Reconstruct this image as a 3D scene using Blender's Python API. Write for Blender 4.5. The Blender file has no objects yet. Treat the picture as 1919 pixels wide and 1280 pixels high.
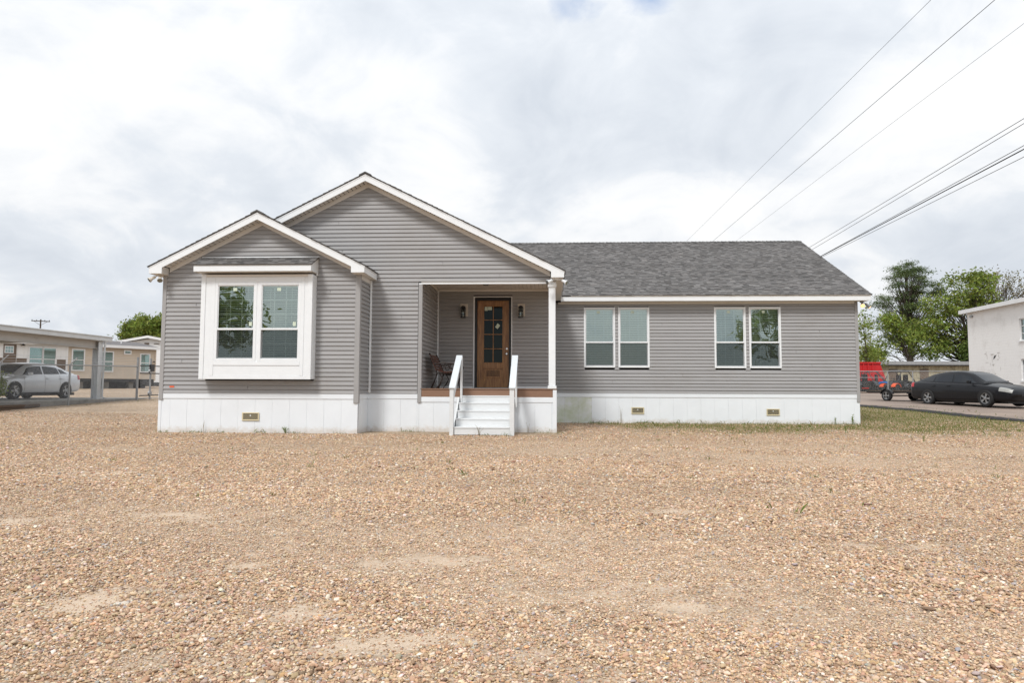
import bpy, bmesh, math, random
import numpy as np
from mathutils import Vector, Matrix

random.seed(7)
RNG = np.random.default_rng(11)
SC = bpy.context.scene
COL = SC.collection
rad = math.radians

# ------------------------------------------------------------------ camera
EYE = 1.08
YAW, PITCH, ROLL = -0.0545, 0.0671, 0.0038
cam_data = bpy.data.cameras.new('camera')
cam_data.sensor_width = 36.0
cam_data.lens = 24.0
cam_data.clip_start = 0.05
cam_data.clip_end = 2000.0
cam = bpy.data.objects.new('camera', cam_data)
COL.objects.link(cam)
fw = Vector((math.sin(YAW) * math.cos(PITCH), math.cos(YAW) * math.cos(PITCH), math.sin(PITCH)))
rt = Vector((math.cos(YAW), -math.sin(YAW), 0.0))
upv = rt.cross(fw)
r2 = rt * math.cos(ROLL) + upv * math.sin(ROLL)
u2 = upv * math.cos(ROLL) - rt * math.sin(ROLL)
cam.matrix_world = Matrix(((r2.x, u2.x, -fw.x, 0.0), (r2.y, u2.y, -fw.y, 0.0), (r2.z, u2.z, -fw.z, EYE), (0, 0, 0, 1)))
SC.camera = cam

# ------------------------------------------------------------------ sky, sun, exposure
SUN_EL, SUN_AZ = rad(50), rad(204)          # compass-like: 180 = straight behind the camera
world = bpy.data.worlds.new('World')
SC.world = world
world.use_nodes = True
wn, wl = world.node_tree.nodes, world.node_tree.links
wn.clear()
def W(t, **kw):
    n = wn.new(t)
    for k, v in kw.items():
        setattr(n, k, v)
    return n
w_out = W('ShaderNodeOutputWorld')
w_bg = W('ShaderNodeBackground')
sky = W('ShaderNodeTexSky', sky_type='NISHITA', sun_disc=False)
sky.sun_elevation = SUN_EL
sky.sun_rotation = SUN_AZ
skymul = W('ShaderNodeVectorMath', operation='SCALE'); skymul.inputs['Scale'].default_value = 0.15
wl.new(sky.outputs[0], skymul.inputs[0])
tc = W('ShaderNodeTexCoord')
# project the view direction on a flat cloud deck so clouds flatten towards the horizon
sep = W('ShaderNodeSeparateXYZ'); wl.new(tc.outputs['Generated'], sep.inputs[0])
zc = W('ShaderNodeMath', operation='MAXIMUM'); zc.inputs[1].default_value = 0.0; wl.new(sep.outputs['Z'], zc.inputs[0])
za = W('ShaderNodeMath', operation='ADD'); za.inputs[1].default_value = 0.45; wl.new(zc.outputs[0], za.inputs[0])
dx = W('ShaderNodeMath', operation='DIVIDE'); wl.new(sep.outputs['X'], dx.inputs[0]); wl.new(za.outputs[0], dx.inputs[1])
dy = W('ShaderNodeMath', operation='DIVIDE'); wl.new(sep.outputs['Y'], dy.inputs[0]); wl.new(za.outputs[0], dy.inputs[1])
cv = W('ShaderNodeCombineXYZ'); wl.new(dx.outputs[0], cv.inputs[0]); wl.new(dy.outputs[0], cv.inputs[1])
def wnoise(scale, detail, rough, dist, off):
    m = W('ShaderNodeVectorMath', operation='ADD'); m.inputs[1].default_value = off
    wl.new(cv.outputs[0], m.inputs[0])
    n = W('ShaderNodeTexNoise'); n.inputs['Scale'].default_value = scale; n.inputs['Detail'].default_value = detail
    n.inputs['Roughness'].default_value = rough; n.inputs['Distortion'].default_value = dist
    wl.new(m.outputs[0], n.inputs['Vector'])
    return n
n1 = wnoise(2.1, 8.0, 0.52, 0.7, (3.1, 1.7, 0.0))
n2 = wnoise(5.2, 9.0, 0.58, 0.5, (8.4, 4.2, 2.0))
mixn = W('ShaderNodeMath', operation='MULTIPLY_ADD'); wl.new(n2.outputs['Fac'], mixn.inputs[0]); mixn.inputs[1].default_value = 0.42
nh = W('ShaderNodeMath', operation='MULTIPLY'); wl.new(n1.outputs['Fac'], nh.inputs[0]); nh.inputs[1].default_value = 0.58
wl.new(nh.outputs[0], mixn.inputs[2])
cr = W('ShaderNodeValToRGB'); wl.new(mixn.outputs[0], cr.inputs[0])
e = cr.color_ramp.elements
e[0].position = 0.34; e[0].color = (0.435, 0.468, 0.515, 1)
e[1].position = 0.62; e[1].color = (0.66, 0.665, 0.67, 1)
m1 = cr.color_ramp.elements.new(0.47); m1.color = (0.52, 0.548, 0.585, 1)
m2 = cr.color_ramp.elements.new(0.54); m2.color = (0.605, 0.618, 0.635, 1)
# an overcast sky is brighter overhead than at the horizon
zg = W('ShaderNodeMapRange'); wl.new(sep.outputs['Z'], zg.inputs['Value']); zg.inputs['To Min'].default_value = 0.90; zg.inputs['To Max'].default_value = 1.16
crs = W('ShaderNodeVectorMath', operation='SCALE'); wl.new(cr.outputs[0], crs.inputs[0]); wl.new(zg.outputs[0], crs.inputs['Scale'])
BREAKS = [(0.04, 0.899), (0.131, 0.892)]
# small breaks in the deck where the blue sky shows
n3 = wnoise(5.0, 6.0, 0.6, 0.3, (-2.65, 5.3, 7.0))
n3m = W('ShaderNodeMath', operation='MULTIPLY_ADD'); wl.new(n3.outputs['Fac'], n3m.inputs[0]); n3m.inputs[1].default_value = 0.22; n3m.inputs[2].default_value = -0.088
brk = None
for bx_, by_ in BREAKS:
    dd = W('ShaderNodeVectorMath', operation='DISTANCE'); wl.new(cv.outputs[0], dd.inputs[0]); dd.inputs[1].default_value = (bx_, by_, 0.0)
    if brk is None: brk = dd.outputs['Value']
    else:
        mn = W('ShaderNodeMath', operation='MINIMUM'); wl.new(brk, mn.inputs[0]); wl.new(dd.outputs['Value'], mn.inputs[1]); brk = mn.outputs[0]
ad_ = W('ShaderNodeMath', operation='ADD'); wl.new(brk, ad_.inputs[0]); wl.new(n3m.outputs[0], ad_.inputs[1])
br = W('ShaderNodeMapRange'); wl.new(ad_.outputs[0], br.inputs['Value'])
br.inputs['From Min'].default_value = 0.0; br.inputs['From Max'].default_value = 0.05
br.inputs['To Min'].default_value = 0.35; br.inputs['To Max'].default_value = 1.0
wmix = W('ShaderNodeMix', data_type='RGBA')
wl.new(br.outputs[0], wmix.inputs['Factor']); wl.new(skymul.outputs[0], wmix.inputs['A']); wl.new(crs.outputs[0], wmix.inputs['B'])
wl.new(wmix.outputs['Result'], w_bg.inputs['Color']); w_bg.inputs['Strength'].default_value = 1.0
wl.new(w_bg.outputs[0], w_out.inputs['Surface'])

sun_d = bpy.data.lights.new('sun', 'SUN')
sun_d.energy = 1.5
sun_d.angle = rad(13)
sun_d.color = (1.0, 0.98, 0.95)
sun = bpy.data.objects.new('sun', sun_d)
COL.objects.link(sun)
sdir = Vector((math.sin(SUN_AZ) * math.cos(SUN_EL), math.cos(SUN_AZ) * math.cos(SUN_EL), math.sin(SUN_EL)))
sun.rotation_euler = sdir.to_track_quat('Z', 'Y').to_euler()

vs = SC.view_settings
vs.view_transform = 'Standard'
vs.look = 'None'
vs.exposure = 0.68
vs.gamma = 1.0
vs.use_curve_mapping = False
SC.render.engine = 'CYCLES'
SC.cycles.use_denoising = True
SC.cycles.denoising_prefilter = 'ACCURATE'
SC.cycles.use_adaptive_sampling = False
SC.cycles.max_bounces = 7
SC.cycles.diffuse_bounces = 3
SC.cycles.glossy_bounces = 3
SC.cycles.transparent_max_bounces = 14
SC.cycles.caustics_reflective = False
SC.cycles.caustics_refractive = False

# ------------------------------------------------------------------ helpers
def clamp(v, a, b):
    return np.minimum(np.maximum(v, a), b)

def smooth(a, b, v):
    t = clamp((np.asarray(v, float) - a) / (b - a), 0, 1)
    return t * t * (3 - 2 * t)

def tz(X, Y):
    """height of the lot: level round the house, rising behind it and to the left"""
    X = np.asarray(X, float); Y = np.asarray(Y, float)
    return (.028 * clamp(Y - 20, 0, 14) + .012 * clamp(Y - 34, 0, 40)
            + .02 * clamp(-9 - X, 0, 12) * smooth(10, 22, Y) - .02 * clamp(8 - Y, 0, 9))

def tzf(x, y):
    return float(tz(x, y))


class MB:
    """collects shapes for one mesh object"""
    def __init__(self):
        self.v, self.f, self.c = [], [], None

    def add(self, vs, fs):
        o = len(self.v)
        self.v.extend([tuple(map(float, p)) for p in vs])
        self.f.extend([tuple(i + o for i in f) for f in fs])
        return self

    def box(self, x0, x1, y0, y1, z0, z1):
        if x0 > x1: x0, x1 = x1, x0
        if y0 > y1: y0, y1 = y1, y0
        if z0 > z1: z0, z1 = z1, z0
        return self.add([(x0, y0, z0), (x1, y0, z0), (x1, y1, z0), (x0, y1, z0), (x0, y0, z1), (x1, y0, z1), (x1, y1, z1), (x0, y1, z1)],
                        [(0, 3, 2, 1), (4, 5, 6, 7), (0, 1, 5, 4), (1, 2, 6, 5), (2, 3, 7, 6), (3, 0, 4, 7)])

    def prism(self, pts, vec):
        """polygon (3D points) swept along vec"""
        n = len(pts)
        a = [Vector(p) for p in pts]; b = [p + Vector(vec) for p in a]
        fs = [tuple(range(n))[::-1], tuple(range(n, 2 * n))]
        fs += [(i, (i + 1) % n, n + (i + 1) % n, n + i) for i in range(n)]
        return self.add(a + b, fs)

    def py(self, pts, y0, y1):
        return self.prism([(x, y0, z) for x, z in pts], (0, y1 - y0, 0))

    def px(self, pts, x0, x1):
        return self.prism([(x0, y, z) for y, z in pts], (x1 - x0, 0, 0))

    def pz(self, pts, z0, z1):
        return self.prism([(x, y, z0) for x, y in pts], (0, 0, z1 - z0))

    def quad(self, a, b, c, d):
        return self.add([a, b, c, d], [(0, 1, 2, 3)])

    def beam(self, a, b, w, h, up=(0, 0, 1)):
        a, b = Vector(a), Vector(b)
        d = (b - a).normalized(); s = d.cross(Vector(up))
        if s.length < 1e-5: s = Vector((1, 0, 0))
        s.normalize(); u = s.cross(d)
        pts = [a + s * (w / 2) * i + u * (h / 2) * j for i, j in ((-1, -1), (1, -1), (1, 1), (-1, 1))]
        return self.prism(pts, b - a)

    def tube(self, path, r, n=8, cap=True):
        path = [Vector(p) for p in path]
        rs = r if hasattr(r, '__len__') else [r] * len(path)
        rings = []
        ref = Vector((0, 0, 1))
        for i, p in enumerate(path):
            d = (path[min(i + 1, len(path) - 1)] - path[max(i - 1, 0)])
            if d.length < 1e-9: d = Vector((0, 0, 1))
            d.normalize()
            if abs(d.dot(ref)) > .95: ref = Vector((1, 0, 0)) if abs(d.x) < .9 else Vector((0, 1, 0))
            s = d.cross(ref).normalized(); t = s.cross(d)
            rings.append([p + (s * math.cos(2 * math.pi * k / n) + t * math.sin(2 * math.pi * k / n)) * rs[i] for k in range(n)])
        return self.loft(rings, cap)

    def loft(self, rings, cap=True, closed=True):
        n = len(rings[0])
        vs = [p for rg in rings for p in rg]
        fs = []
        for i in range(len(rings) - 1):
            for k in range(n if closed else n - 1):
                k2 = (k + 1) % n
                fs.append((i * n + k, i * n + k2, (i + 1) * n + k2, (i + 1) * n + k))
        if cap:
            fs.append(tuple(range(n))[::-1]); fs.append(tuple(range((len(rings) - 1) * n, len(rings) * n)))
        return self.add(vs, fs)

    def lathe(self, prof, centre, axis='z', n=24):
        c = Vector(centre); rings = []
        for r, h in prof:
            rg = []
            for k in range(n):
                a = 2 * math.pi * k / n
                if axis == 'z': o = Vector((r * math.cos(a), r * math.sin(a), h))
                elif axis == 'y': o = Vector((r * math.cos(a), h, r * math.sin(a)))
                else: o = Vector((h, r * math.cos(a), r * math.sin(a)))
                rg.append(c + o)
            rings.append(rg)
        return self.loft(rings, True)

    def xform(self, M):
        self.v = [tuple(M @ Vector(p)) for p in self.v]
        return self


def obj(name, mb, mat=None, parent=None, bevel=0.0, seg=1, smooth_=False, fix=True, loc=None):
    me = bpy.data.meshes.new(name)
    me.from_pydata(mb.v, [], mb.f)
    if fix or bevel:
        bm = bmesh.new(); bm.from_mesh(me)
        if fix: bmesh.ops.recalc_face_normals(bm, faces=bm.faces)
        if bevel:
            es = [ed for ed in bm.edges if len(ed.link_faces) == 2 and ed.calc_face_angle(0) > 0.6]
            bmesh.ops.bevel(bm, geom=es, offset=bevel, segments=seg, affect='EDGES', profile=.5, clamp_overlap=True)
        bm.to_mesh(me); bm.free()
    if smooth_:
        me.polygons.foreach_set('use_smooth', [True] * len(me.polygons))
        if smooth_ != 'all':
            me.set_sharp_from_angle(angle=rad(40))
    if mat: me.materials.append(mat)
    o = bpy.data.objects.new(name, me)
    COL.objects.link(o)
    if parent: o.parent = parent
    if loc is not None: o.location = loc
    return o


def tag(o, label=None, cat=None, group=None, kind=None):
    if label: o['label'] = label
    if cat: o['category'] = cat
    if group: o['group'] = group
    if kind: o['kind'] = kind
    return o


def thing(name, label, cat, loc=(0, 0, 0), rz=0.0, group=None):
    o = bpy.data.objects.new(name, None)
    o.empty_display_size = .2
    COL.objects.link(o)
    o.location = loc; o.rotation_euler = (0, 0, rz)
    return tag(o, label, cat, group)


def color_attr(o, cols, domain='CORNER', name='Col'):
    """cols: per-face rgb -> corner colours"""
    me = o.data
    cols = np.asarray(cols, np.float32)
    if cols.shape[1] == 3: cols = np.c_[cols, np.ones(len(cols), np.float32)]
    a = me.color_attributes.new(name, 'FLOAT_COLOR', domain)
    if domain == 'CORNER':
        tot = np.zeros(len(me.polygons), np.int32); me.polygons.foreach_get('loop_total', tot)
        cols = np.repeat(cols, tot, axis=0)
    a.data.foreach_set('color', cols.ravel())


# ------------------------------------------------------------------ materials
def mat_new(name):
    m = bpy.data.materials.new(name); m.use_nodes = True
    nt = m.node_tree; b = nt.nodes['Principled BSDF']
    return m, nt, b

def node(nt, t, ins=None, **kw):
    n = nt.nodes.new(t)
    for k, v in kw.items(): setattr(n, k, v)
    for k, v in (ins or {}).items(): n.inputs[k].default_value = v
    return n

def surf(name, col, rough=.6, var=.12, scale=6.0, stretch=(1, 1, 1), bump=0.0, bscale=40.0, spec=.4, metal=0.0, dirt=None, dirt_scale=1.2, dirt_lo=.55, dirt_hi=.75, attr=None, rvar=.1, orand=0.0):
    """painted / plain surface with uneven tone, optional dirt patches and fine relief"""
    m, nt, b = mat_new(name)
    L = nt.links.new
    tcn = node(nt, 'ShaderNodeTexCoord')
    mp = node(nt, 'ShaderNodeMapping'); mp.inputs['Scale'].default_value = stretch
    L(tcn.outputs['Object'], mp.inputs[0])
    n = node(nt, 'ShaderNodeTexNoise', {'Scale': scale, 'Detail': 6.0, 'Roughness': .6}); L(mp.outputs[0], n.inputs['Vector'])
    mr = node(nt, 'ShaderNodeMapRange', {'From Min': .25, 'From Max': .75, 'To Min': 1 - var, 'To Max': 1 + var}); L(n.outputs['Fac'], mr.inputs['Value'])
    mul = node(nt, 'ShaderNodeVectorMath', operation='SCALE')
    if attr:
        at = node(nt, 'ShaderNodeAttribute', attribute_name=attr); 
        cm = node(nt, 'ShaderNodeVectorMath', operation='MULTIPLY'); cm.inputs[1].default_value = col
        L(at.outputs['Color'], cm.inputs[0]); L(cm.outputs[0], mul.inputs[0])
    else:
        mul.inputs[0].default_value = col
    if orand:
        oi = node(nt, 'ShaderNodeObjectInfo'); orr = node(nt, 'ShaderNodeMapRange', {'To Min': 1 - orand, 'To Max': 1 + orand}); L(oi.outputs['Random'], orr.inputs['Value'])
        om = node(nt, 'ShaderNodeMath', operation='MULTIPLY'); L(mr.outputs[0], om.inputs[0]); L(orr.outputs[0], om.inputs[1]); L(om.outputs[0], mul.inputs['Scale'])
    else:
        L(mr.outputs[0], mul.inputs['Scale'])
    src = mul.outputs[0]
    if dirt:
        dn = node(nt, 'ShaderNodeTexNoise', {'Scale': dirt_scale, 'Detail': 8.0, 'Roughness': .65}); L(tcn.outputs['Object'], dn.inputs['Vector'])
        dr = node(nt, 'ShaderNodeMapRange', {'From Min': dirt_lo, 'From Max': dirt_hi}); L(dn.outputs['Fac'], dr.inputs['Value'])
        mx = node(nt, 'ShaderNodeMix', data_type='RGBA'); L(dr.outputs[0], mx.inputs['Factor']); L(src, mx.inputs['A']); mx.inputs['B'].default_value = (*dirt, 1)
        src = mx.outputs['Result']
    L(src, b.inputs['Base Color'])
    rr = node(nt, 'ShaderNodeMapRange', {'From Min': .3, 'From Max': .7, 'To Min': max(.02, rough - rvar), 'To Max': min(1, rough + rvar)}); L(n.outputs['Fac'], rr.inputs['Value'])
    L(rr.outputs[0], b.inputs['Roughness'])
    b.inputs['Specular IOR Level'].default_value = spec
    b.inputs['Metallic'].default_value = metal
    if bump:
        bn = node(nt, 'ShaderNodeTexNoise', {'Scale': bscale, 'Detail': 4.0}); L(mp.outputs[0], bn.inputs['Vector'])
        bp = node(nt, 'ShaderNodeBump', {'Strength': bump, 'Distance': .01}); L(bn.outputs['Fac'], bp.inputs['Height']); L(bp.outputs[0], b.inputs['Normal'])
    return m

M = {}
M['siding'] = surf('grey vinyl siding', (.350, .346, .348), .55, .05, 1.3, (1, 1, 6), bump=.12, bscale=60, spec=.3, orand=.045, dirt=(.30, .285, .27), dirt_scale=.8, dirt_lo=.5, dirt_hi=.9)
M['corner'] = surf('grey vinyl corner trim', (.345, .338, .336), .5, .04, 3, spec=.3)
M['seam'] = surf('shadowed siding lap', (.20, .195, .195), .6, .05, 3)
M['white'] = surf('white painted trim', (.79, .812, .83), .5, .03, 4, spec=.35, dirt=(.66, .64, .6), dirt_scale=3.0, dirt_lo=.66, dirt_hi=.9)
M['skirt'] = surf('white vinyl skirting', (.78, .815, .85), .45, .03, 2.5, spec=.35, dirt=(.66, .67, .62), dirt_scale=1.1, dirt_lo=.62, dirt_hi=.95)
def mud_splash(m):
    nt = m.node_tree; b = nt.nodes['Principled BSDF']; L = nt.links.new
    t = node(nt, 'ShaderNodeTexCoord'); sp = node(nt, 'ShaderNodeSeparateXYZ'); L(t.outputs['Object'], sp.inputs[0])
    n = node(nt, 'ShaderNodeTexNoise', {'Scale': 7.0, 'Detail': 7.0, 'Roughness': .7}); L(t.outputs['Object'], n.inputs['Vector'])
    ma = node(nt, 'ShaderNodeMath', operation='MULTIPLY_ADD'); L(n.outputs['Fac'], ma.inputs[0]); ma.inputs[1].default_value = -.38; L(sp.outputs['Z'], ma.inputs[2])
    mr = node(nt, 'ShaderNodeMapRange', {'From Min': -.17, 'From Max': -.03, 'To Min': .5, 'To Max': 0.0}); L(ma.outputs[0], mr.inputs['Value'])
    src = b.inputs['Base Color'].links[0].from_socket
    mx = node(nt, 'ShaderNodeMix', data_type='RGBA'); L(mr.outputs[0], mx.inputs['Factor']); L(src, mx.inputs['A']); mx.inputs['B'].default_value = (.50, .40, .29, 1)
    L(mx.outputs['Result'], b.inputs['Base Color'])
mud_splash(M['skirt'])
M['stain'] = surf('white vinyl skirting with green algae', (.78, .80, .80), .5, .03, 2.5, spec=.3, dirt=(.55, .60, .42), dirt_scale=2.2, dirt_lo=.42, dirt_hi=.72)
M['soffit'] = surf('shade-tinted vinyl soffit', (.70, .67, .625), .55, .04, 4)  # white soffit tinted tan: eave shading and warm bounce put into its colour
M['steps'] = surf('scuffed white paint on wood', (.70, .715, .72), .55, .06, 9, (1, 6, 6), bump=.15, bscale=30, dirt=(.45, .42, .36), dirt_scale=14, dirt_lo=.72, dirt_hi=.86)
M['rail'] = surf('weathered white paint on handrail', (.66, .70, .735), .55, .06, 12, (4, 1, 1), bump=.2, bscale=40, dirt=(.5, .52, .54), dirt_scale=9, dirt_lo=.6, dirt_hi=.85)
M['deck'] = surf('brown composite decking', (.25, .145, .095), .6, .1, 5, (1, 8, 8), bump=.1, bscale=30)
M['jamb'] = surf('black door jamb', (.012, .013, .015), .45, .2, 6)
M['black'] = surf('black metal', (.015, .015, .016), .4, .2, 6)
M['rubber'] = surf('tyre rubber', (.022, .022, .023), .75, .2, 10)
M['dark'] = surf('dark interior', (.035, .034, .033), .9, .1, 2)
M['room'] = surf('room wall', (.30, .29, .27), .9, .1, 2)
M['blind'] = surf('white blind slat', (.86, .87, .84), .5, .03, 3)
M['cream'] = surf('cream plastic', (.66, .58, .38), .5, .06, 8)
M['creamblock'] = surf('pale mounting block', (.62, .56, .48), .5, .05, 8)
M['iron'] = surf('dark brown iron', (.03, .02, .016), .5, .3, 12)
M['benchwood'] = surf('red brown bench slat', (.11, .042, .028), .5, .25, 10, (6, 1, 6))
M['steel'] = surf('galvanised steel', (.36, .37, .38), .45, .15, 6, metal=.6)
M['wire'] = surf('dull galvanised wire', (.42, .43, .44), .5, .1, 6, metal=.2)
M['chrome'] = surf('brushed nickel', (.6, .6, .6), .25, .05, 6, metal=1.0)
M['concrete'] = surf('stained concrete', (.30, .285, .26), .85, .25, 3, bump=.3, bscale=25, dirt=(.09, .085, .075), dirt_scale=2)
M['timber'] = surf('old landscape timber', (.12, .085, .06), .85, .35, 6, (1, 6, 6), bump=.5, bscale=30)
M['asphalt_edge'] = surf('broken asphalt edge', (.03, .028, .027), .9, .35, 14, bump=.6, bscale=20)
M['paper'] = surf('pale sticker', (.60, .68, .55), .6, .03, 4)
M['orange'] = surf('orange mark', (.75, .12, .04), .6, .05, 4)
M['plywood'] = surf('light wood', (.33, .25, .16), .8, .2, 5)

def wood_mat():
    m, nt, b = mat_new('stained door wood'); L = nt.links.new
    t = node(nt, 'ShaderNodeTexCoord'); mp = node(nt, 'ShaderNodeMapping'); mp.inputs['Scale'].default_value = (26, 26, 1.6); L(t.outputs['Object'], mp.inputs[0])
    n = node(nt, 'ShaderNodeTexNoise', {'Scale': 1.6, 'Detail': 7.0, 'Roughness': .62, 'Distortion': .6}); L(mp.outputs[0], n.inputs['Vector'])
    c = node(nt, 'ShaderNodeValToRGB'); L(n.outputs['Fac'], c.inputs[0])
    c.color_ramp.elements[0].position = .3; c.color_ramp.elements[0].color = (.125, .052, .018, 1)
    c.color_ramp.elements[1].position = .72; c.color_ramp.elements[1].color = (.43, .22, .08, 1)
    L(c.outputs[0], b.inputs['Base Color']); b.inputs['Roughness'].default_value = .42
    bp = node(nt, 'ShaderNodeBump', {'Strength': .15, 'Distance': .005}); L(n.outputs['Fac'], bp.inputs['Height']); L(bp.outputs[0], b.inputs['Normal'])
    return m
M['wood'] = wood_mat()
M['wood_dark'] = M['wood'].copy(); M['wood_dark'].name = 'darker door panel wood'  # copy of the door wood, darkened for the panel strips
for e_ in [n for n in M['wood_dark'].node_tree.nodes if n.type == 'VALTORGB'][0].color_ramp.elements:
    e_.color = tuple(c * .55 for c in e_.color[:3]) + (1,)

def glass_mat(name, tint, refl, rough=.0, wob=.0):
    """coated double glazing: part of the light goes through tinted, part is mirrored"""
    m, nt, b = mat_new(name); L = nt.links.new
    nt.nodes.remove(b)
    out = nt.nodes['Material Output']
    tr = node(nt, 'ShaderNodeBsdfTransparent'); tr.inputs['Color'].default_value = (*tint, 1)
    gl = node(nt, 'ShaderNodeBsdfGlossy', {'Roughness': rough}); gl.inputs['Color'].default_value = (.85, 1.0, .96, 1)
    fr = node(nt, 'ShaderNodeFresnel', {'IOR': 1.5})
    ad = node(nt, 'ShaderNodeMath', operation='ADD', use_clamp=True); ad.inputs[1].default_value = refl; L(fr.outputs[0], ad.inputs[0])
    mx = node(nt, 'ShaderNodeMixShader'); L(ad.outputs[0], mx.inputs[0]); L(tr.outputs[0], mx.inputs[1]); L(gl.outputs[0], mx.inputs[2])
    if wob:
        t = node(nt, 'ShaderNodeTexCoord')
        n = node(nt, 'ShaderNodeTexNoise', {'Scale': 1.4, 'Detail': 1.0}); L(t.outputs['Object'], n.inputs['Vector'])
        bp = node(nt, 'ShaderNodeBump', {'Strength': wob, 'Distance': .02}); L(n.outputs['Fac'], bp.inputs['Height']); L(bp.outputs[0], gl.inputs['Normal'])
    L(mx.outputs[0], out.inputs['Surface'])
    return m
M['glass'] = glass_mat('window glass', (.90, .99, .94), .27, 0, .35)
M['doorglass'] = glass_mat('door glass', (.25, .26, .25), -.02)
M['farglass'] = glass_mat('far window glass', (.45, .62, .60), .22)
M['lampglass'] = glass_mat('lamp glass', (.7, .7, .7), .1)

def screen_mat():
    m, nt, b = mat_new('insect screen'); L = nt.links.new
    out = nt.nodes['Material Output']
    tr = node(nt, 'ShaderNodeBsdfTransparent'); mx = node(nt, 'ShaderNodeMixShader', {0: .42})
    b.inputs['Base Color'].default_value = (.035, .042, .038, 1); b.inputs['Roughness'].default_value = .8; b.inputs['Specular IOR Level'].default_value = .1
    L(tr.outputs[0], mx.inputs[1]); L(b.outputs[0], mx.inputs[2]); L(mx.outputs[0], out.inputs['Surface'])
    return m
M['screen'] = screen_mat()

def emit_mat(name, col, s):
    m, nt, b = mat_new(name)
    b.inputs['Base Color'].default_value = (*col, 1); b.inputs['Emission Color'].default_value = (*col, 1); b.inputs['Emission Strength'].default_value = s
    return m
M['lit'] = emit_mat('lit amber bulb', (1.0, .56, .16), 1.6)

def car_paint(name, col, metal, rough):
    m, nt, b = mat_new(name)
    b.inputs['Base Color'].default_value = (*col, 1); b.inputs['Metallic'].default_value = metal; b.inputs['Roughness'].default_value = rough
    b.inputs['Coat Weight'].default_value = .8 if metal else .3
    b.inputs['Specular IOR Level'].default_value = .5 if metal else .25; b.inputs['Coat Roughness'].default_value = .04
    L = nt.links.new
    n = node(nt, 'ShaderNodeTexNoise', {'Scale': 3.0, 'Detail': 4.0}); t = node(nt, 'ShaderNodeTexCoord'); L(t.outputs['Object'], n.inputs['Vector'])
    r = node(nt, 'ShaderNodeMapRange', {'To Min': rough - .06, 'To Max': rough + .12}); L(n.outputs['Fac'], r.inputs['Value']); L(r.outputs[0], b.inputs['Roughness'])
    return m
M['silver'] = car_paint('silver car paint', (.70, .72, .745), .25, .30)
M['blackpaint'] = car_paint('black car paint', (.006, .0065, .009), 0.0, .4)
M['carglass'] = surf('tinted car glass', (.010, .013, .018), .08, .05, 3, spec=.5, rvar=.02)
M['taillight'] = surf('red lamp', (.45, .015, .02), .2, .05, 4, spec=.7)
M['headlight'] = surf('clear lamp', (.33, .33, .31), .15, .05, 4, spec=.8)
M['alloy'] = surf('alloy wheel', (.42, .43, .44), .3, .08, 6, metal=.8)
M['redmetal'] = surf('faded red steel', (.52, .02, .022), .5, .12, 2, dirt=(.2, .03, .025), dirt_scale=1.5)
M['blueplastic'] = surf('blue plastic', (.01, .19, .60), .35, .08, 4)
M['orangeplastic'] = surf('orange plastic', (.70, .085, .015), .35, .08, 4)
M['greyplastic'] = surf('dark grey plastic', (.04, .042, .045), .5, .2, 4)

def leaf_mat(name, col, trans=.35):
    m, nt, b = mat_new(name); L = nt.links.new
    at = node(nt, 'ShaderNodeAttribute', attribute_name='Col')
    cm = node(nt, 'ShaderNodeVectorMath', operation='MULTIPLY'); cm.inputs[1].default_value = col; L(at.outputs['Color'], cm.inputs[0])
    L(cm.outputs[0], b.inputs['Base Color']); b.inputs['Roughness'].default_value = .6; b.inputs['Specular IOR Level'].default_value = .25
    tl = node(nt, 'ShaderNodeBsdfTranslucent'); L(cm.outputs[0], tl.inputs['Color'])
    mx = node(nt, 'ShaderNodeMixShader', {0: trans}); L(b.outputs[0], mx.inputs[1]); L(tl.outputs[0], mx.inputs[2])
    L(mx.outputs[0], nt.nodes['Material Output'].inputs['Surface'])
    return m
M['leaf'] = leaf_mat('spring leaves', (.205, .265, .062))
M['leafdark'] = leaf_mat('dark leaves', (.11, .165, .042))
M['needle'] = leaf_mat('pine needles', (.10, .142, .055), .25)
M['bud'] = leaf_mat('sparse buds', (.17, .155, .075))
M['grass'] = leaf_mat('grass blades', (.135, .185, .035))
M['bark'] = surf('bark', (.075, .058, .045), .9, .35, 8, (1, 1, .3), bump=.6, bscale=14)

def shingle_mat():
    m, nt, b = mat_new('asphalt shingle'); L = nt.links.new
    at = node(nt, 'ShaderNodeAttribute', attribute_name='Col')
    t = node(nt, 'ShaderNodeTexCoord')
    n = node(nt, 'ShaderNodeTexNoise', {'Scale': 260.0, 'Detail': 2.0}); L(t.outputs['Object'], n.inputs['Vector'])
    n2_ = node(nt, 'ShaderNodeTexNoise', {'Scale': .7, 'Detail': 4.0}); L(t.outputs['Object'], n2_.inputs['Vector'])
    r1 = node(nt, 'ShaderNodeMapRange', {'From Min': .3, 'From Max': .7, 'To Min': .78, 'To Max': 1.22}); L(n.outputs['Fac'], r1.inputs['Value'])
    r2_ = node(nt, 'ShaderNodeMapRange', {'From Min': .3, 'From Max': .7, 'To Min': .92, 'To Max': 1.08}); L(n2_.outputs['Fac'], r2_.inputs['Value'])
    mm = node(nt, 'ShaderNodeMath', operation='MULTIPLY'); L(r1.outputs[0], mm.inputs[0]); L(r2_.outputs[0], mm.inputs[1])
    sc = node(nt, 'ShaderNodeVectorMath', operation='SCALE'); L(at.outputs['Color'], sc.inputs[0]); L(mm.outputs[0], sc.inputs['Scale'])
    L(sc.outputs[0], b.inputs['Base Color']); b.inputs['Roughness'].default_value = .9; b.inputs['Specular IOR Level'].default_value = .15
    return m
M['shingle'] = shingle_mat()
M['roofdeck'] = surf('dark roofing', (.10, .095, .092), .9, .2, 10, bump=.3)

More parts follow.
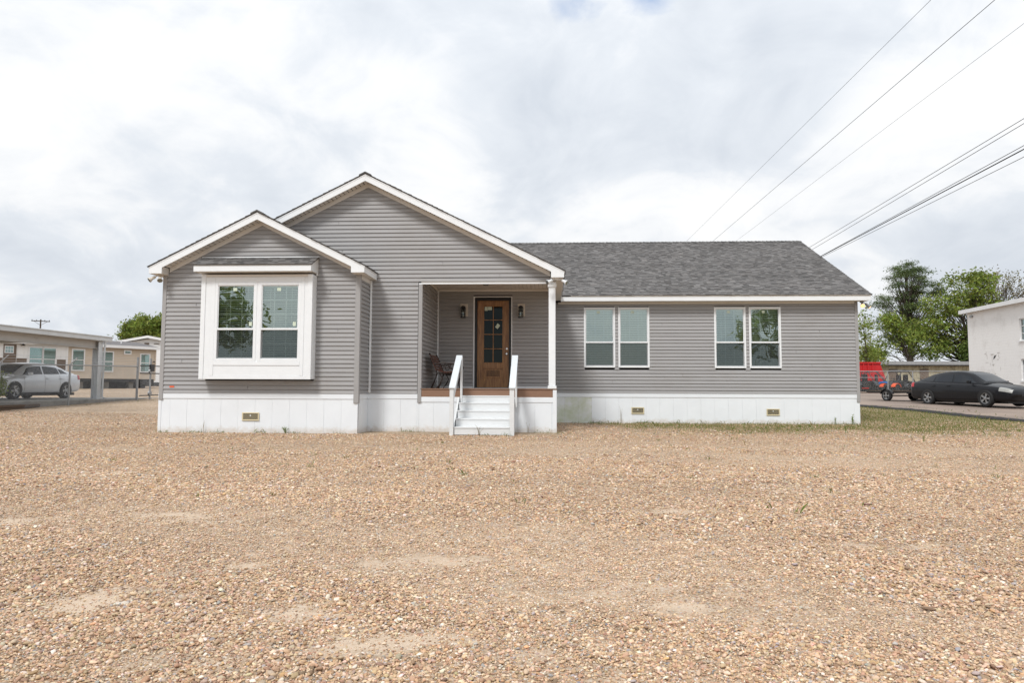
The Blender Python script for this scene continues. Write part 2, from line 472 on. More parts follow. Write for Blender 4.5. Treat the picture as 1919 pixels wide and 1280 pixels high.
# ------------------------------------------------------------------ ground
def hash2(ix, iy, s=0):
    h = np.sin(ix * 127.1 + iy * 311.7 + s * 74.7) * 43758.5453
    return h - np.floor(h)

def vnoise(x, y, s=0):
    ix, iy = np.floor(x), np.floor(y)
    fx, fy = x - ix, y - iy
    fx = fx * fx * (3 - 2 * fx); fy = fy * fy * (3 - 2 * fy)
    a = hash2(ix, iy, s); b = hash2(ix + 1, iy, s); c = hash2(ix, iy + 1, s); d = hash2(ix + 1, iy + 1, s)
    return (a * (1 - fx) + b * fx) * (1 - fy) + (c * (1 - fx) + d * fx) * fy

def fbm(x, y, o=4, s=0):
    t, a, n = 0, .5, 0
    for k in range(o):
        t = t + a * vnoise(x * 2 ** k, y * 2 ** k, s + k); n += a; a *= .5
    return t / n

SAND_SPOTS = [(-2.53, 3.63, .30, .16), (-3.2, 5.78, .55, .22), (-4.47, 5.58, .7, .2), (-.82, 3.13, .42, .24), (-1.3, 3.54, .3, .16),
              (-1.13, 4.44, .5, .16), (.52, 4.0, .4, .17), (-.63, 4.6, .45, .16), (.77, 3.76, .35, .14), (-1.89, 4.39, .35, .15), (1.06, 6.29, .6, .2), (-2.3, 4.2, .3, .12),
              (-1.5, 2.95, .35, .15), (2.6, 5.2, .6, .15), (-5.5, 8.2, 1.0, .3)]

def sand_mask(x, y):
    m = np.zeros_like(x)
    for sx, sy, a, b in SAND_SPOTS:
        m = np.maximum(m, np.exp(-(((x - sx) / a) ** 2 + ((y - sy) / b) ** 2)))
    n = fbm(x * .8 + 3, y * 2.2 + 9, 4, 3)
    n2_ = fbm(x * 4.5, y * 8.0, 5, 12)
    v = m * .74 + clamp((n - .60) * 2.2, 0, .45) * (y < 13) + (n2_ - .5) * 1.15
    return smooth(.22, .95, v)

def lane_mask(x, y):
    """worn wheel lanes: finer, dusty gravel in broad bands across the lot"""
    return smooth(.46, .66, fbm(x * .20 + 2.0, y * .62 + 6.0 + .15 * x, 4, 61)) * smooth(16, 12, y)

def grass_mask(x, y):
    """where weeds and thin grass grow: along the skirting and on the verge by the road"""
    n = fbm(x * .55 + 11, y * .9 + 4, 5, 21)
    n2_ = fbm(x * 2.2, y * 3.0, 4, 33)
    yard = smooth(.2, 3.5, x) * smooth(12.5, 20, y) * smooth(17.5, 14.5, x) * (1 - .15 * smooth(28, 34, y))
    edge = np.exp(-((y - 20.75) / .55) ** 2) * ((x > .1) & (x < 9.5))
    edge = edge + np.exp(-((y - 16.3) / .35) ** 2) * ((x > -4.5) & (x < .6)) + np.exp(-((y - 15.5) / .28) ** 2) * ((x > -9.4) & (x < -4.3))
    lot = .35 * smooth(8, 14, y) * smooth(-4, 2, x)
    left = np.exp(-((x + 17.6) / 1.0) ** 2) * smooth(20, 27, y) * .9
    v = yard * .85 + edge * .65 + lot + left
    return smooth(.50, .92, v * (.45 + .75 * n) + (n2_ - .5) * .45 * (v > .05))

def make_ground():
    xs = np.concatenate([-np.geomspace(17, 420, 26)[::-1], np.arange(-16.5, 19.01, .16), np.geomspace(19.6, 420, 26)])
    ys = np.concatenate([-np.geomspace(1, 120, 12)[::-1], np.arange(-.5, 24, .13), np.arange(24.2, 40, .5), np.geomspace(41, 700, 28)])
    X, Y = np.meshgrid(xs, ys)
    Z = tz(X, Y)
    near = smooth(40, 20, Y) * smooth(-20, -16, X) * smooth(24, 18, X)
    Z = Z + near * ((fbm(X * .9, Y * .9, 3, 5) - .5) * .035 + (fbm(X * 4.0, Y * 4.0, 3, 8) - .5) * .016) * (1 - .75 * np.exp(-((Y - 16) / 3.5) ** 2))
    nx, ny = len(xs), len(ys)
    v = np.stack([X, Y, Z], -1).reshape(-1, 3)
    i = np.arange(nx * ny).reshape(ny, nx)
    f = np.stack([i[:-1, :-1], i[:-1, 1:], i[1:, 1:], i[1:, :-1]], -1).reshape(-1, 4)
    me = bpy.data.meshes.new('ground')
    me.vertices.add(len(v)); me.vertices.foreach_set('co', v.astype(np.float32).ravel())
    me.loops.add(f.size); me.loops.foreach_set('vertex_index', f.astype(np.int32).ravel())
    me.polygons.add(len(f)); me.polygons.foreach_set('loop_start', np.arange(0, f.size, 4, dtype=np.int32)); me.polygons.foreach_set('loop_total', np.full(len(f), 4, np.int32))
    me.update(calc_edges=True)
    me.polygons.foreach_set('use_smooth', [True] * len(f))
    s = np.maximum(sand_mask(X, Y), .28 * lane_mask(X, Y)).ravel(); g = grass_mask(X, Y).ravel()
    damp = (np.exp(-((Y - 14.5) / 3.5) ** 2) * (.35 + .65 * fbm(X * .4, Y * .6, 4, 41))).ravel()
    a = me.color_attributes.new('mask', 'FLOAT_COLOR', 'POINT')
    a.data.foreach_set('color', np.stack([s, g, damp, np.ones_like(s)], -1).astype(np.float32).ravel())
    o = bpy.data.objects.new('ground', me); COL.objects.link(o)
    # material
    m, nt, b = mat_new('gravel lot'); L = nt.links.new
    t = node(nt, 'ShaderNodeTexCoord')
    at = node(nt, 'ShaderNodeAttribute', attribute_name='mask'); sp = node(nt, 'ShaderNodeSeparateColor'); L(at.outputs['Color'], sp.inputs[0])
    wob = node(nt, 'ShaderNodeTexNoise', {'Scale': 25.0, 'Detail': 3.0}); L(t.outputs['Object'], wob.inputs['Vector'])
    wm = node(nt, 'ShaderNodeMix', data_type='VECTOR'); wm.inputs['Factor'].default_value = .02
    L(t.outputs['Object'], wm.inputs['A']); L(wob.outputs['Color'], wm.inputs['B'])
    def pebbles(scale):
        v1 = node(nt, 'ShaderNodeTexVoronoi', {'Scale': scale, 'Randomness': 1.0}); v1.feature = 'F1'; L(wm.outputs['Result'], v1.inputs['Vector'])
        sc = node(nt, 'ShaderNodeSeparateColor'); L(v1.outputs['Color'], sc.inputs[0])
        c = node(nt, 'ShaderNodeValToRGB'); L(sc.outputs[0], c.inputs[0])
        el = c.color_ramp.elements
        pal = [(0, (.19, .115, .065)), (.14, (.34, .23, .145)), (.34, (.45, .325, .21)), (.55, (.52, .39, .265)), (.72, (.42, .31, .225)), (.82, (.40, .34, .29)), (.90, (.60, .51, .41)), (1.0, (.72, .68, .62))]
        el[0].position, el[0].color = pal[0][0], (*pal[0][1], 1); el[1].position, el[1].color = pal[-1][0], (*pal[-1][1], 1)
        for p, cc in pal[1:-1]:
            q = el.new(p); q.color = (*cc, 1)
        return v1, c
    va, ca = pebbles(46.0); vb, cb = pebbles(85.0)
    big = node(nt, 'ShaderNodeTexNoise', {'Scale': 2.3, 'Detail': 5.0}); L(t.outputs['Object'], big.inputs['Vector'])
    sel = node(nt, 'ShaderNodeMapRange', {'From Min': .42, 'From Max': .58}); L(big.outputs['Fac'], sel.inputs['Value'])
    pm = node(nt, 'ShaderNodeMix', data_type='RGBA'); L(sel.outputs[0], pm.inputs['Factor']); L(ca.outputs[0], pm.inputs['A']); L(cb.outputs[0], pm.inputs['B'])
    hm = node(nt, 'ShaderNodeMix', data_type='FLOAT'); L(sel.outputs[0], hm.inputs['Factor']); L(va.outputs['Distance'], hm.inputs['A']); L(vb.outputs['Distance'], hm.inputs['B'])
    # broad uneven tone over the lot
    tn = node(nt, 'ShaderNodeTexNoise', {'Scale': .35, 'Detail': 6.0, 'Roughness': .6}); L(t.outputs['Object'], tn.inputs['Vector'])
    tr_ = node(nt, 'ShaderNodeMapRange', {'From Min': .3, 'From Max': .7, 'To Min': .84, 'To Max': 1.14}); L(tn.outputs['Fac'], tr_.inputs['Value'])
    cl_ = node(nt, 'ShaderNodeTexNoise', {'Scale': 13.0, 'Detail': 4.0, 'Roughness': .75}); L(t.outputs['Object'], cl_.inputs['Vector'])
    clr = node(nt, 'ShaderNodeMapRange', {'From Min': .32, 'From Max': .68, 'To Min': .66, 'To Max': 1.30}); L(cl_.outputs['Fac'], clr.inputs['Value'])
    tm = node(nt, 'ShaderNodeMath', operation='MULTIPLY'); L(clr.outputs[0], tm.inputs[0]); L(tr_.outputs[0], tm.inputs[1])
    ps = node(nt, 'ShaderNodeVectorMath', operation='SCALE'); L(pm.outputs['Result'], ps.inputs[0]); L(tm.outputs[0], ps.inputs['Scale'])
    # damp leaf mulch
    dm = node(nt, 'ShaderNodeMix', data_type='RGBA'); L(ps.outputs[0], dm.inputs['A']); dm.inputs['B'].default_value = (.36, .25, .14, 1)
    df = node(nt, 'ShaderNodeMath', operation='MULTIPLY'); L(sp.outputs[2], df.inputs[0]); df.inputs[1].default_value = .45; L(df.outputs[0], dm.inputs['Factor'])
    # sand
    sn = node(nt, 'ShaderNodeTexNoise', {'Scale': 120.0, 'Detail': 5.0, 'Roughness': .7}); L(t.outputs['Object'], sn.inputs['Vector'])
    sr = node(nt, 'ShaderNodeValToRGB'); L(sn.outputs['Fac'], sr.inputs[0])
    sr.color_ramp.elements[0].position = .3; sr.color_ramp.elements[0].color = (.46, .34, .24, 1); sr.color_ramp.elements[1].position = .7; sr.color_ramp.elements[1].color = (.68, .56, .435, 1)
    sm_ = node(nt, 'ShaderNodeMix', data_type='RGBA'); L(sp.outputs[0], sm_.inputs['Factor']); L(dm.outputs['Result'], sm_.inputs['A']); L(sr.outputs[0], sm_.inputs['B'])
    # soil and moss under the grass
    gn_ = node(nt, 'ShaderNodeTexNoise', {'Scale': 30.0, 'Detail': 5.0, 'Roughness': .7}); L(t.outputs['Object'], gn_.inputs['Vector'])
    gr = node(nt, 'ShaderNodeValToRGB'); L(gn_.outputs['Fac'], gr.inputs[0])
    gr.color_ramp.elements[0].position = .34; gr.color_ramp.elements[0].color = (.12, .125, .034, 1); gr.color_ramp.elements[1].position = .66; gr.color_ramp.elements[1].color = (.40, .29, .16, 1)
    gm = node(nt, 'ShaderNodeMix', data_type='RGBA'); gf = node(nt, 'ShaderNodeMath', operation='MULTIPLY'); gf.inputs[1].default_value = .8
    L(sp.outputs[1], gf.inputs[0]); L(gf.outputs[0], gm.inputs['Factor']); L(sm_.outputs['Result'], gm.inputs['A']); L(gr.outputs[0], gm.inputs['B'])
    L(gm.outputs['Result'], b.inputs['Base Color']); b.inputs['Roughness'].default_value = .9; b.inputs['Specular IOR Level'].default_value = .2
    inv = node(nt, 'ShaderNodeMath', operation='SUBTRACT'); inv.inputs[0].default_value = 1.0; L(sp.outputs[0], inv.inputs[1])
    iv2 = node(nt, 'ShaderNodeMath', operation='MULTIPLY'); L(inv.outputs[0], iv2.inputs[0]); iv2.inputs[1].default_value = .9
    bp = node(nt, 'ShaderNodeBump', {'Distance': .016}); bp.invert = True; L(hm.outputs['Result'], bp.inputs['Height']); L(iv2.outputs[0], bp.inputs['Strength'])
    bp2 = node(nt, 'ShaderNodeBump', {'Distance': .006, 'Strength': .5}); L(sn.outputs['Fac'], bp2.inputs['Height']); L(bp.outputs[0], bp2.inputs['Normal'])
    L(bp2.outputs[0], b.inputs['Normal'])
    me.materials.append(m)
    tag(o, 'tan gravel lot with sandy patches in front of the grey house', 'ground', kind='structure')
    return o
ground = make_ground()
GZ_V = None

def ground_z(x, y):
    near = smooth(40, 20, y) * smooth(-20, -16, x) * smooth(24, 18, x)
    return tz(x, y) + near * ((fbm(x * .9, y * .9, 3, 5) - .5) * .035 + (fbm(x * 4.0, y * 4.0, 3, 8) - .5) * .016) * (1 - .75 * np.exp(-((y - 16) / 3.5) ** 2))

# ------------------------------------------------------------------ loose gravel: tens of thousands of single stones
XL_ = -9.15
def make_gravel():
    bands = [(2.2, 3.6, 12000, .64), (3.6, 5.2, 8800, .65), (5.2, 7.5, 5000, .71), (7.5, 10.5, 2600, .79), (10.5, 15.4, 1150, .88), (15.4, 22.0, 420, 1.0)]
    P, S, H = [], [], []
    for y0, y1, den, sc in bands:
        xm = y1 * .86 + 1.6
        n = int((y1 - y0) * 2 * xm * den)
        x = RNG.uniform(-xm, xm, n); y = RNG.uniform(y0, y1, n)
        keep = (x > -y * .86 - 1.5) & (x < y * .78 + 1.7)
        keep &= ~((x > XL_) & (x < .2) & (y > 15.5)) & ~((x > 0) & (x < 9.2) & (y > 20.7)) & (x < 14.4)
        keep &= RNG.random(n) > sand_mask(x, y) * .74
        keep &= RNG.random(n) > grass_mask(x, y) * .5
        x, y = x[keep], y[keep]; n = len(x)
        s = clamp(np.exp(RNG.normal(math.log(.0073), .40, n)), .0028, .0225) * sc
        s *= (1 - .35 * sand_mask(x, y)) * (1 - .25 * lane_mask(x, y))
        s *= .72 + .56 * fbm(x * .9 + 5, y * 1.1, 3, 77)
        P.append(np.stack([x, y], -1)); S.append(s)
    P = np.concatenate(P); S = np.concatenate(S); n = len(P)
    z = ground_z(P[:, 0], P[:, 1]) + S * RNG.uniform(.0, .95, n)
    sx = RNG.uniform(.95, 1.5, n); sy = RNG.uniform(.8, 1.1, n); sz = RNG.uniform(.5, .78, n)
    scl = np.stack([S * sx, S * sy, S * sz], -1)
    rot = np.stack([RNG.normal(0, .28, n), RNG.normal(0, .28, n), RNG.uniform(0, 6.283, n)], -1)
    pal = np.array([(.47, .335, .215), (.55, .415, .285), (.35, .235, .155), (.63, .515, .385), (.39, .25, .175), (.38, .31, .25), (.70, .65, .57), (.36, .35, .35), (.23, .155, .11), (.51, .34, .19), (.22, .235, .27)])
    pw = np.array([.22, .22, .13, .12, .07, .07, .055, .04, .04, .03, .005])
    k = RNG.choice(len(pal), n, p=pw / pw.sum())
    pal = pal * .94 + (pal * (pw / pw.sum())[:, None]).sum(0) * .06
    col = pal[k] * np.array([1.06, .995, .95]) * (.86 + .28 * fbm(P[:, 0:1] * .55, P[:, 1:2] * .9, 4, 91)) * RNG.uniform(.8, 1.2, (n, 1)) * RNG.normal(1, .04, (n, 3))
    dust = (.20 * lane_mask(P[:, 0], P[:, 1]) * RNG.uniform(.4, 1.3, n))[:, None]
    col = col * (1 - dust) + np.array([.60, .475, .355]) * dust
    me = bpy.data.meshes.new('gravel')
    me.vertices.add(n); me.vertices.foreach_set('co', np.c_[P, z].astype(np.float32).ravel())
    a = me.attributes.new('scl', 'FLOAT_VECTOR', 'POINT'); a.data.foreach_set('vector', scl.astype(np.float32).ravel())
    a = me.attributes.new('rot', 'FLOAT_VECTOR', 'POINT'); a.data.foreach_set('vector', rot.astype(np.float32).ravel())
    a = me.attributes.new('kindof', 'INT', 'POINT'); a.data.foreach_set('value', RNG.integers(0, 6, n).astype(np.int32))
    a = me.attributes.new('stone', 'FLOAT_COLOR', 'POINT'); a.data.foreach_set('color', np.c_[clamp(col, .02, .85), np.ones(n)].astype(np.float32).ravel())
    o = bpy.data.objects.new('gravel', me); COL.objects.link(o)
    m, nt, b = mat_new('river pebbles'); L = nt.links.new
    at = node(nt, 'ShaderNodeAttribute', attribute_name='stone'); at.attribute_type = 'INSTANCER'
    t = node(nt, 'ShaderNodeTexCoord')
    nz = node(nt, 'ShaderNodeTexNoise', {'Scale': 3.0, 'Detail': 4.0}); L(t.outputs['Object'], nz.inputs['Vector'])
    mr = node(nt, 'ShaderNodeMapRange', {'From Min': .3, 'From Max': .7, 'To Min': .85, 'To Max': 1.15}); L(nz.outputs['Fac'], mr.inputs['Value'])
    sc = node(nt, 'ShaderNodeVectorMath', operation='SCALE'); L(at.outputs['Color'], sc.inputs[0]); L(mr.outputs[0], sc.inputs['Scale'])
    L(sc.outputs[0], b.inputs['Base Color']); b.inputs['Roughness'].default_value = .72; b.inputs['Specular IOR Level'].default_value = .3
    g = bpy.data.node_groups.new('scatter stones', 'GeometryNodeTree')
    g.interface.new_socket('Geometry', in_out='INPUT', socket_type='NodeSocketGeometry')
    g.interface.new_socket('Geometry', in_out='OUTPUT', socket_type='NodeSocketGeometry')
    gi = g.nodes.new('NodeGroupInput'); go = g.nodes.new('NodeGroupOutput')
    gl = g.links.new
    join = g.nodes.new('GeometryNodeGeometryToInstance')
    for q in range(6):
        ico = g.nodes.new('GeometryNodeMeshIcoSphere'); ico.inputs['Radius'].default_value = 1.0; ico.inputs['Subdivisions'].default_value = 2
        pos = g.nodes.new('GeometryNodeInputPosition')
        off = g.nodes.new('ShaderNodeVectorMath'); off.operation = 'ADD'; off.inputs[1].default_value = (q * 7.3, q * 3.1, q * 1.7)
        gl(pos.outputs[0], off.inputs[0])
        nz = g.nodes.new('ShaderNodeTexNoise'); nz.inputs['Scale'].default_value = .85; nz.inputs['Detail'].default_value = 1.0
        gl(off.outputs[0], nz.inputs['Vector'])
        sub = g.nodes.new('ShaderNodeVectorMath'); sub.operation = 'SUBTRACT'; sub.inputs[1].default_value = (.5, .5, .5); gl(nz.outputs['Color'], sub.inputs[0])
        sca = g.nodes.new('ShaderNodeVectorMath'); sca.operation = 'SCALE'; sca.inputs['Scale'].default_value = 1.15; gl(sub.outputs[0], sca.inputs[0])
        sp = g.nodes.new('GeometryNodeSetPosition'); gl(ico.outputs[0], sp.inputs['Geometry']); gl(sca.outputs[0], sp.inputs['Offset'])
        sm_ = g.nodes.new('GeometryNodeSetShadeSmooth'); gl(sp.outputs[0], sm_.inputs[0])
        mt = g.nodes.new('GeometryNodeSetMaterial'); mt.inputs['Material'].default_value = m; gl(sm_.outputs[0], mt.inputs[0])
        gl(mt.outputs[0], join.inputs[0])
    iop = g.nodes.new('GeometryNodeInstanceOnPoints')
    gl(gi.outputs[0], iop.inputs['Points']); gl(join.outputs[0], iop.inputs['Instance']); iop.inputs['Pick Instance'].default_value = True
    def named(nm, ty):
        q = g.nodes.new('GeometryNodeInputNamedAttribute'); q.data_type = ty; q.inputs['Name'].default_value = nm; return q.outputs['Attribute']
    gl(named('kindof', 'INT'), iop.inputs['Instance Index'])
    e2r = g.nodes.new('FunctionNodeEulerToRotation'); gl(named('rot', 'FLOAT_VECTOR'), e2r.inputs[0]); gl(e2r.outputs[0], iop.inputs['Rotation'])
    gl(named('scl', 'FLOAT_VECTOR'), iop.inputs['Scale'])
    gl(iop.outputs[0], go.inputs[0])
    md = o.modifiers.new('scatter', 'NODES'); md.node_group = g
    tag(o, 'loose tan, cream and brown river pebbles strewn over the lot', 'gravel', kind='stuff')
    print('gravel stones', n)
make_gravel()

# ------------------------------------------------------------------ road
def make_road():
    near = [(17.4, 2.0), (16.6, 10), (15.9, 16), (14.95, 22.4), (14.5, 25.1), (14.2, 28.1), (13.6, 30.8), (12.3, 38), (10.5, 48), (9.5, 55.5)]
    near = np.array(near)
    s = np.linspace(0, 1, 140)
    ky = np.interp(s, np.linspace(0, 1, len(near)), near[:, 1]); kx = np.interp(s, np.linspace(0, 1, len(near)), near[:, 0])
    kx = kx + (fbm(ky * .9, ky * 0 + 3, 3, 50) - .5) * .35 + (fbm(ky * 4, ky * 0 + 8, 3, 51) - .5) * .16
    cols = [0, .06, 1.5, 4, 8, 14, 22]
    mb = MB(); n = len(cols) + 1
    vs = []
    for x, y in zip(kx, ky):
        vs.append((x - .03, y, tzf(x, y) - .05))
        for c in cols:
            yy = y + c * .05
            vs.append((x + c, yy, tzf(x + c, yy) + .055))
    fs = [(i * n + k, i * n + k + 1, (i + 1) * n + k + 1, (i + 1) * n + k) for i in range(len(kx) - 1) for k in range(n - 1)]
    mb.add(vs, fs)
    m, nt, b = mat_new('worn chip-seal asphalt'); L = nt.links.new
    t = node(nt, 'ShaderNodeTexCoord')
    a = node(nt, 'ShaderNodeTexNoise', {'Scale': .5, 'Detail': 6.0}); L(t.outputs['Object'], a.inputs['Vector'])
    c = node(nt, 'ShaderNodeTexNoise', {'Scale': 60.0, 'Detail': 3.0}); L(t.outputs['Object'], c.inputs['Vector'])
    r = node(nt, 'ShaderNodeValToRGB'); L(a.outputs['Fac'], r.inputs[0]); r.color_ramp.elements[0].position = .35; r.color_ramp.elements[0].color = (.22, .17, .14, 1); r.color_ramp.elements[1].position = .65; r.color_ramp.elements[1].color = (.33, .255, .205, 1)
    mr = node(nt, 'ShaderNodeMapRange', {'From Min': .3, 'From Max': .7, 'To Min': .75, 'To Max': 1.2}); L(c.outputs['Fac'], mr.inputs['Value'])
    sc = node(nt, 'ShaderNodeVectorMath', operation='SCALE'); L(r.outputs[0], sc.inputs[0]); L(mr.outputs[0], sc.inputs['Scale']); L(sc.outputs[0], b.inputs['Base Color'])
    b.inputs['Roughness'].default_value = .85
    bp = node(nt, 'ShaderNodeBump', {'Strength': .4, 'Distance': .01}); L(c.outputs['Fac'], bp.inputs['Height']); L(bp.outputs[0], b.inputs['Normal'])
    o = obj('road', mb, m, fix=False, smooth_='all')
    tag(o, 'pinkish grey asphalt road running past the right end of the house', 'road', kind='structure')
    # crumbling black lip along the near edge
    mb = MB(); vs = []
    prof = [(-.34, .006), (-.24, .05), (-.10, .075), (.02, .071), (.10, .062)]
    for i, (x, y) in enumerate(zip(kx, ky)):
        for dx_, h in prof:
            j = (fbm(np.array(y * 5.0), np.array(dx_ * 9 + 2), 3, 60) - .5)
            vs.append((x + dx_ + float(j) * .16, y, tzf(x, y) + h + float(j) * .04))
    k = len(prof)
    fs = [(i * k + q, i * k + q + 1, (i + 1) * k + q + 1, (i + 1) * k + q) for i in range(len(kx) - 1) for q in range(k - 1)]
    mb.add(vs, fs)
    lip = obj('broken_edge', mb, M['asphalt_edge'], o, fix=False, smooth_='all')
    tag(lip, 'crumbled black asphalt edge')
make_road()

# ================================================================== the house
C = .1016                      # siding course
YL, YM, YP, YR = 15.57, 16.417, 18.87, 20.777
Z0 = 1.008                     # lowest siding shadow line
ZS = .915                      # skirting top
XL, XLR, XC, XPO, XR = -9.11, -4.40, -3.13, .17, 9.17
FX0, FXL, FXM, FXR = -9.30, -4.22, .355, 9.43      # outer faces of eave fascias
ZE = 3.86                      # top of eave fascia
ZB = 3.69                      # bottom of eave fascia
OV = .30
house = thing('manufactured_home', 'grey vinyl-sided single-storey house with two front gables and white skirting', 'house', (0, 0, 0))

def P(name, mb, mat, parent=house, label=None, **kw):
    o = obj(name, mb, mat, parent, **kw)
    if label: o['label'] = label
    return o

# ---- siding: every course is a board of its own
PROF = [(.000, 1.0), (.000, .885), (.012, .80), (.0145, .52), (.0190, .46), (.0255, .06), (.0245, .01), (-.006, 0.0), (-.006, 1.0)]

def siding_wall(label, origin, u, nrm, span, zlo, zhi, openings=(), u_lo=None, u_hi=None):
    """origin + u*s is the wall line; span(z) -> (s0, s1) limits; openings (s0,s1,z0,z1)"""
    origin, u, nrm = Vector(origin), Vector(u), Vector(nrm)
    back = MB(); boards = []
    k0 = math.floor((zlo - Z0) / C)
    k = k0
    while Z0 + k * C < zhi - .004:
        z0, z1 = Z0 + k * C, Z0 + (k + 1) * C
        k += 1
        za, zb = max(z0, zlo), min(z1, zhi)
        if zb - za < .006: continue
        cuts = sorted([(a, b, c, d) for a, b, c, d in openings if c < zb - .012 and d > za + .012])
        sa0, sa1 = span(za); sb0, sb1 = span(zb)
        if max(sa1 - sa0, sb1 - sb0) < .02: continue
        segs = []; cur = None
        for a, b, c, d in cuts:
            segs.append((cur, a)); cur = b
        segs.append((cur, None))
        for a, b in segs:
            A0, A1 = (sa0 if a is None else max(a, sa0)), (sa1 if b is None else min(b, sa1))
            B0, B1 = (sb0 if a is None else max(a, sb0)), (sb1 if b is None else min(b, sb1))
            if A1 - A0 < .015 and B1 - B0 < .015: continue
            if B1 < B0: B0 = B1 = (B0 + B1) / 2
            mb = MB(); r0, r1 = [], []
            for o_, t in PROF:
                zz = z0 + t * (z1 - z0)
                q = min(max((zz - za) / max(zb - za, 1e-6), 0), 1)
                zz = min(max(zz, za), zb)
                s0 = A0 + (B0 - A0) * q; s1 = A1 + (B1 - A1) * q
                r0.append(origin + u * s0 + nrm * o_ + Vector((0, 0, zz))); r1.append(origin + u * s1 + nrm * o_ + Vector((0, 0, zz)))
            mb.loft([r0, r1], True)
            boards.append(mb)
            pts = [origin + u * s + Vector((0, 0, z)) - nrm * .008 for s, z in ((A0, za), (A1, za), (B1, zb), (B0, zb))]
            back.prism(pts, -nrm * .05)
    w = P('siding_wall', back, M['dark'], label=label)
    for mb in boards:
        obj('siding_board', mb, M['siding'], w)
    return w

def gable_z(x, cx, zap):       # underside line of the frieze on a gable wall
    return zap - .5 * abs(x - cx)

CXL, CXM = (FX0 + FXL) / 2, (FX0 + FXM) / 2
APL, APM = ZE + .5 * (FXL - CXL), ZE + .5 * (FXM - CXM)      # roof deck apexes
def gspan(cx, ap, x0, x1, drop):
    def f(z):
        h = (ap - drop - z) / .5
        return max(x0, cx - h), min(x1, cx + h)
    return f

# left wing front (gable) with the box window
BX0, BX1, BZ0, BZ1 = -8.03, -5.42, 1.22, 3.86
siding_wall('front wall of the left wing under the small gable', (0, YL, 0), (1, 0, 0), (0, -1, 0), gspan(CXL, APL, XL + .09, XLR - .09, .24), ZS, APL - .26,
            [(BX0 + .02, BX1 - .02, BZ0, BZ1)])
# its short right-hand return
siding_wall('short side wall of the left wing', (XLR, YL, 0), (0, 1, 0), (1, 0, 0), lambda z: (.085, YM - YL - .03), ZS, ZB + .02)
# middle gable wall with the porch opening
siding_wall('wall under the large gable', (0, YM, 0), (1, 0, 0), (0, -1, 0), gspan(CXM, APM, -9.08, XPO - .0, .24), ZS, APM - .26,
            [(XC - .06, XPO + .1, .5, 3.615), (-9.2, XLR + .02, .5, 3.72)])
# porch side and back
siding_wall('left side wall of the porch', (XC + .0, YM, 0), (0, 1, 0), (1, 0, 0), lambda z: (.06, YP - YM - .03), 1.05, 3.80)
siding_wall('back wall of the porch', (0, YP, 0), (1, 0, 0), (0, -1, 0), lambda z: (XC + .02, XPO), 1.10, 3.76, [(-2.11, -1.025, .9, 3.62)])
# right wall with two pairs of windows
WINS = [(1.054, 1.997), (2.09, 3.026), (4.955, 5.890), (5.985, 6.925)]
WZ0, WZ1 = 1.684, 3.52
siding_wall('long front wall of the right part', (0, YR, 0), (1, 0, 0), (0, -1, 0), lambda z: (XPO, XR - .08), ZS, 3.66,
            [(a + .02, b - .02, WZ0 + .02, WZ1 - .02) for a, b in WINS])
# hidden walls that close the house
mb = MB(); mb.box(XL, XL + .12, YL + .02, 31.2, ZS, 3.7); P('end_wall', mb, M['siding'])
mb = MB(); mb.box(XR - .12, XR, YR + .03, 31.2, ZS, 3.7); mb.px([(YR + .2, 3.7), (31.2, 3.7), (26.0, 6.3)], XR - .12, XR); P('end_wall', mb, M['siding'])
mb = MB(); mb.box(XPO - .12, XPO, YP + .02, YR - .01, ZS, 3.7); P('end_wall', mb, M['siding'])
mb = MB(); mb.box(XL, XR, 31.1, 31.22, ZS, 3.7); P('end_wall', mb, M['siding'])

# joints where siding panels overlap
def seam(x, y, z, h=.1, n=(0, -1, 0)):
    mb = MB(); mb.box(x, x + .005, y - .0265, y - .005, z, z + h - .02); return P('panel_seam', mb, M['seam'])
for x, k in ((7.45, 25), (8.05, 17), (6.9, 15), (7.35, 11), (7.8, 7), (7.5, 3), (3.4, 19), (.75, 24), (4.0, 4), (1.9, 2)):
    seam(x, YR, Z0 + k * C)
for x, k in ((-4.2, 26), (-5.1, 33), (-2.6, 30), (-4.0, 9), (-3.6, 17), (-5.2, 40), (-1.2, 27)):
    seam(x, YM, Z0 + k * C)
for x, k in ((-8.6, 6), (-4.9, 13), (-8.3, 19), (-5.1, 22), (-7.0, 0)):
    seam(x, YL, Z0 + k * C)

# corner posts that run down over the skirting
def corner_post(x0, x1, y0, y1, z0, z1):
    mb = MB(); mb.box(x0, x1, y0, y1, z0, z1); return P('corner_post', mb, M['corner'], bevel=.008, seg=2)
corner_post(XL - .01, XL + .088, YL - .03, YL + .09, .76, 3.70)
corner_post(XLR - .10, XLR + .02, YL - .03, YL + .085, .70, 3.70)
corner_post(XC - .05, XC + .045, YM - .03, YM + .06, .70, 3.585)
corner_post(XR - .085, XR + .01, YR - .03, YR + .09, .68, 3.67)
# white inside corners
for x, y, z0, z1 in ((XLR + .045, YM - .03, .93, 3.68), (XC + .028, YP - .03, 1.1, 3.80)):
    mb = MB(); mb.box(x - .024, x + .024, y - .012, y + .028, z0, z1); P('inside_corner_trim', mb, M['white'], bevel=.006)

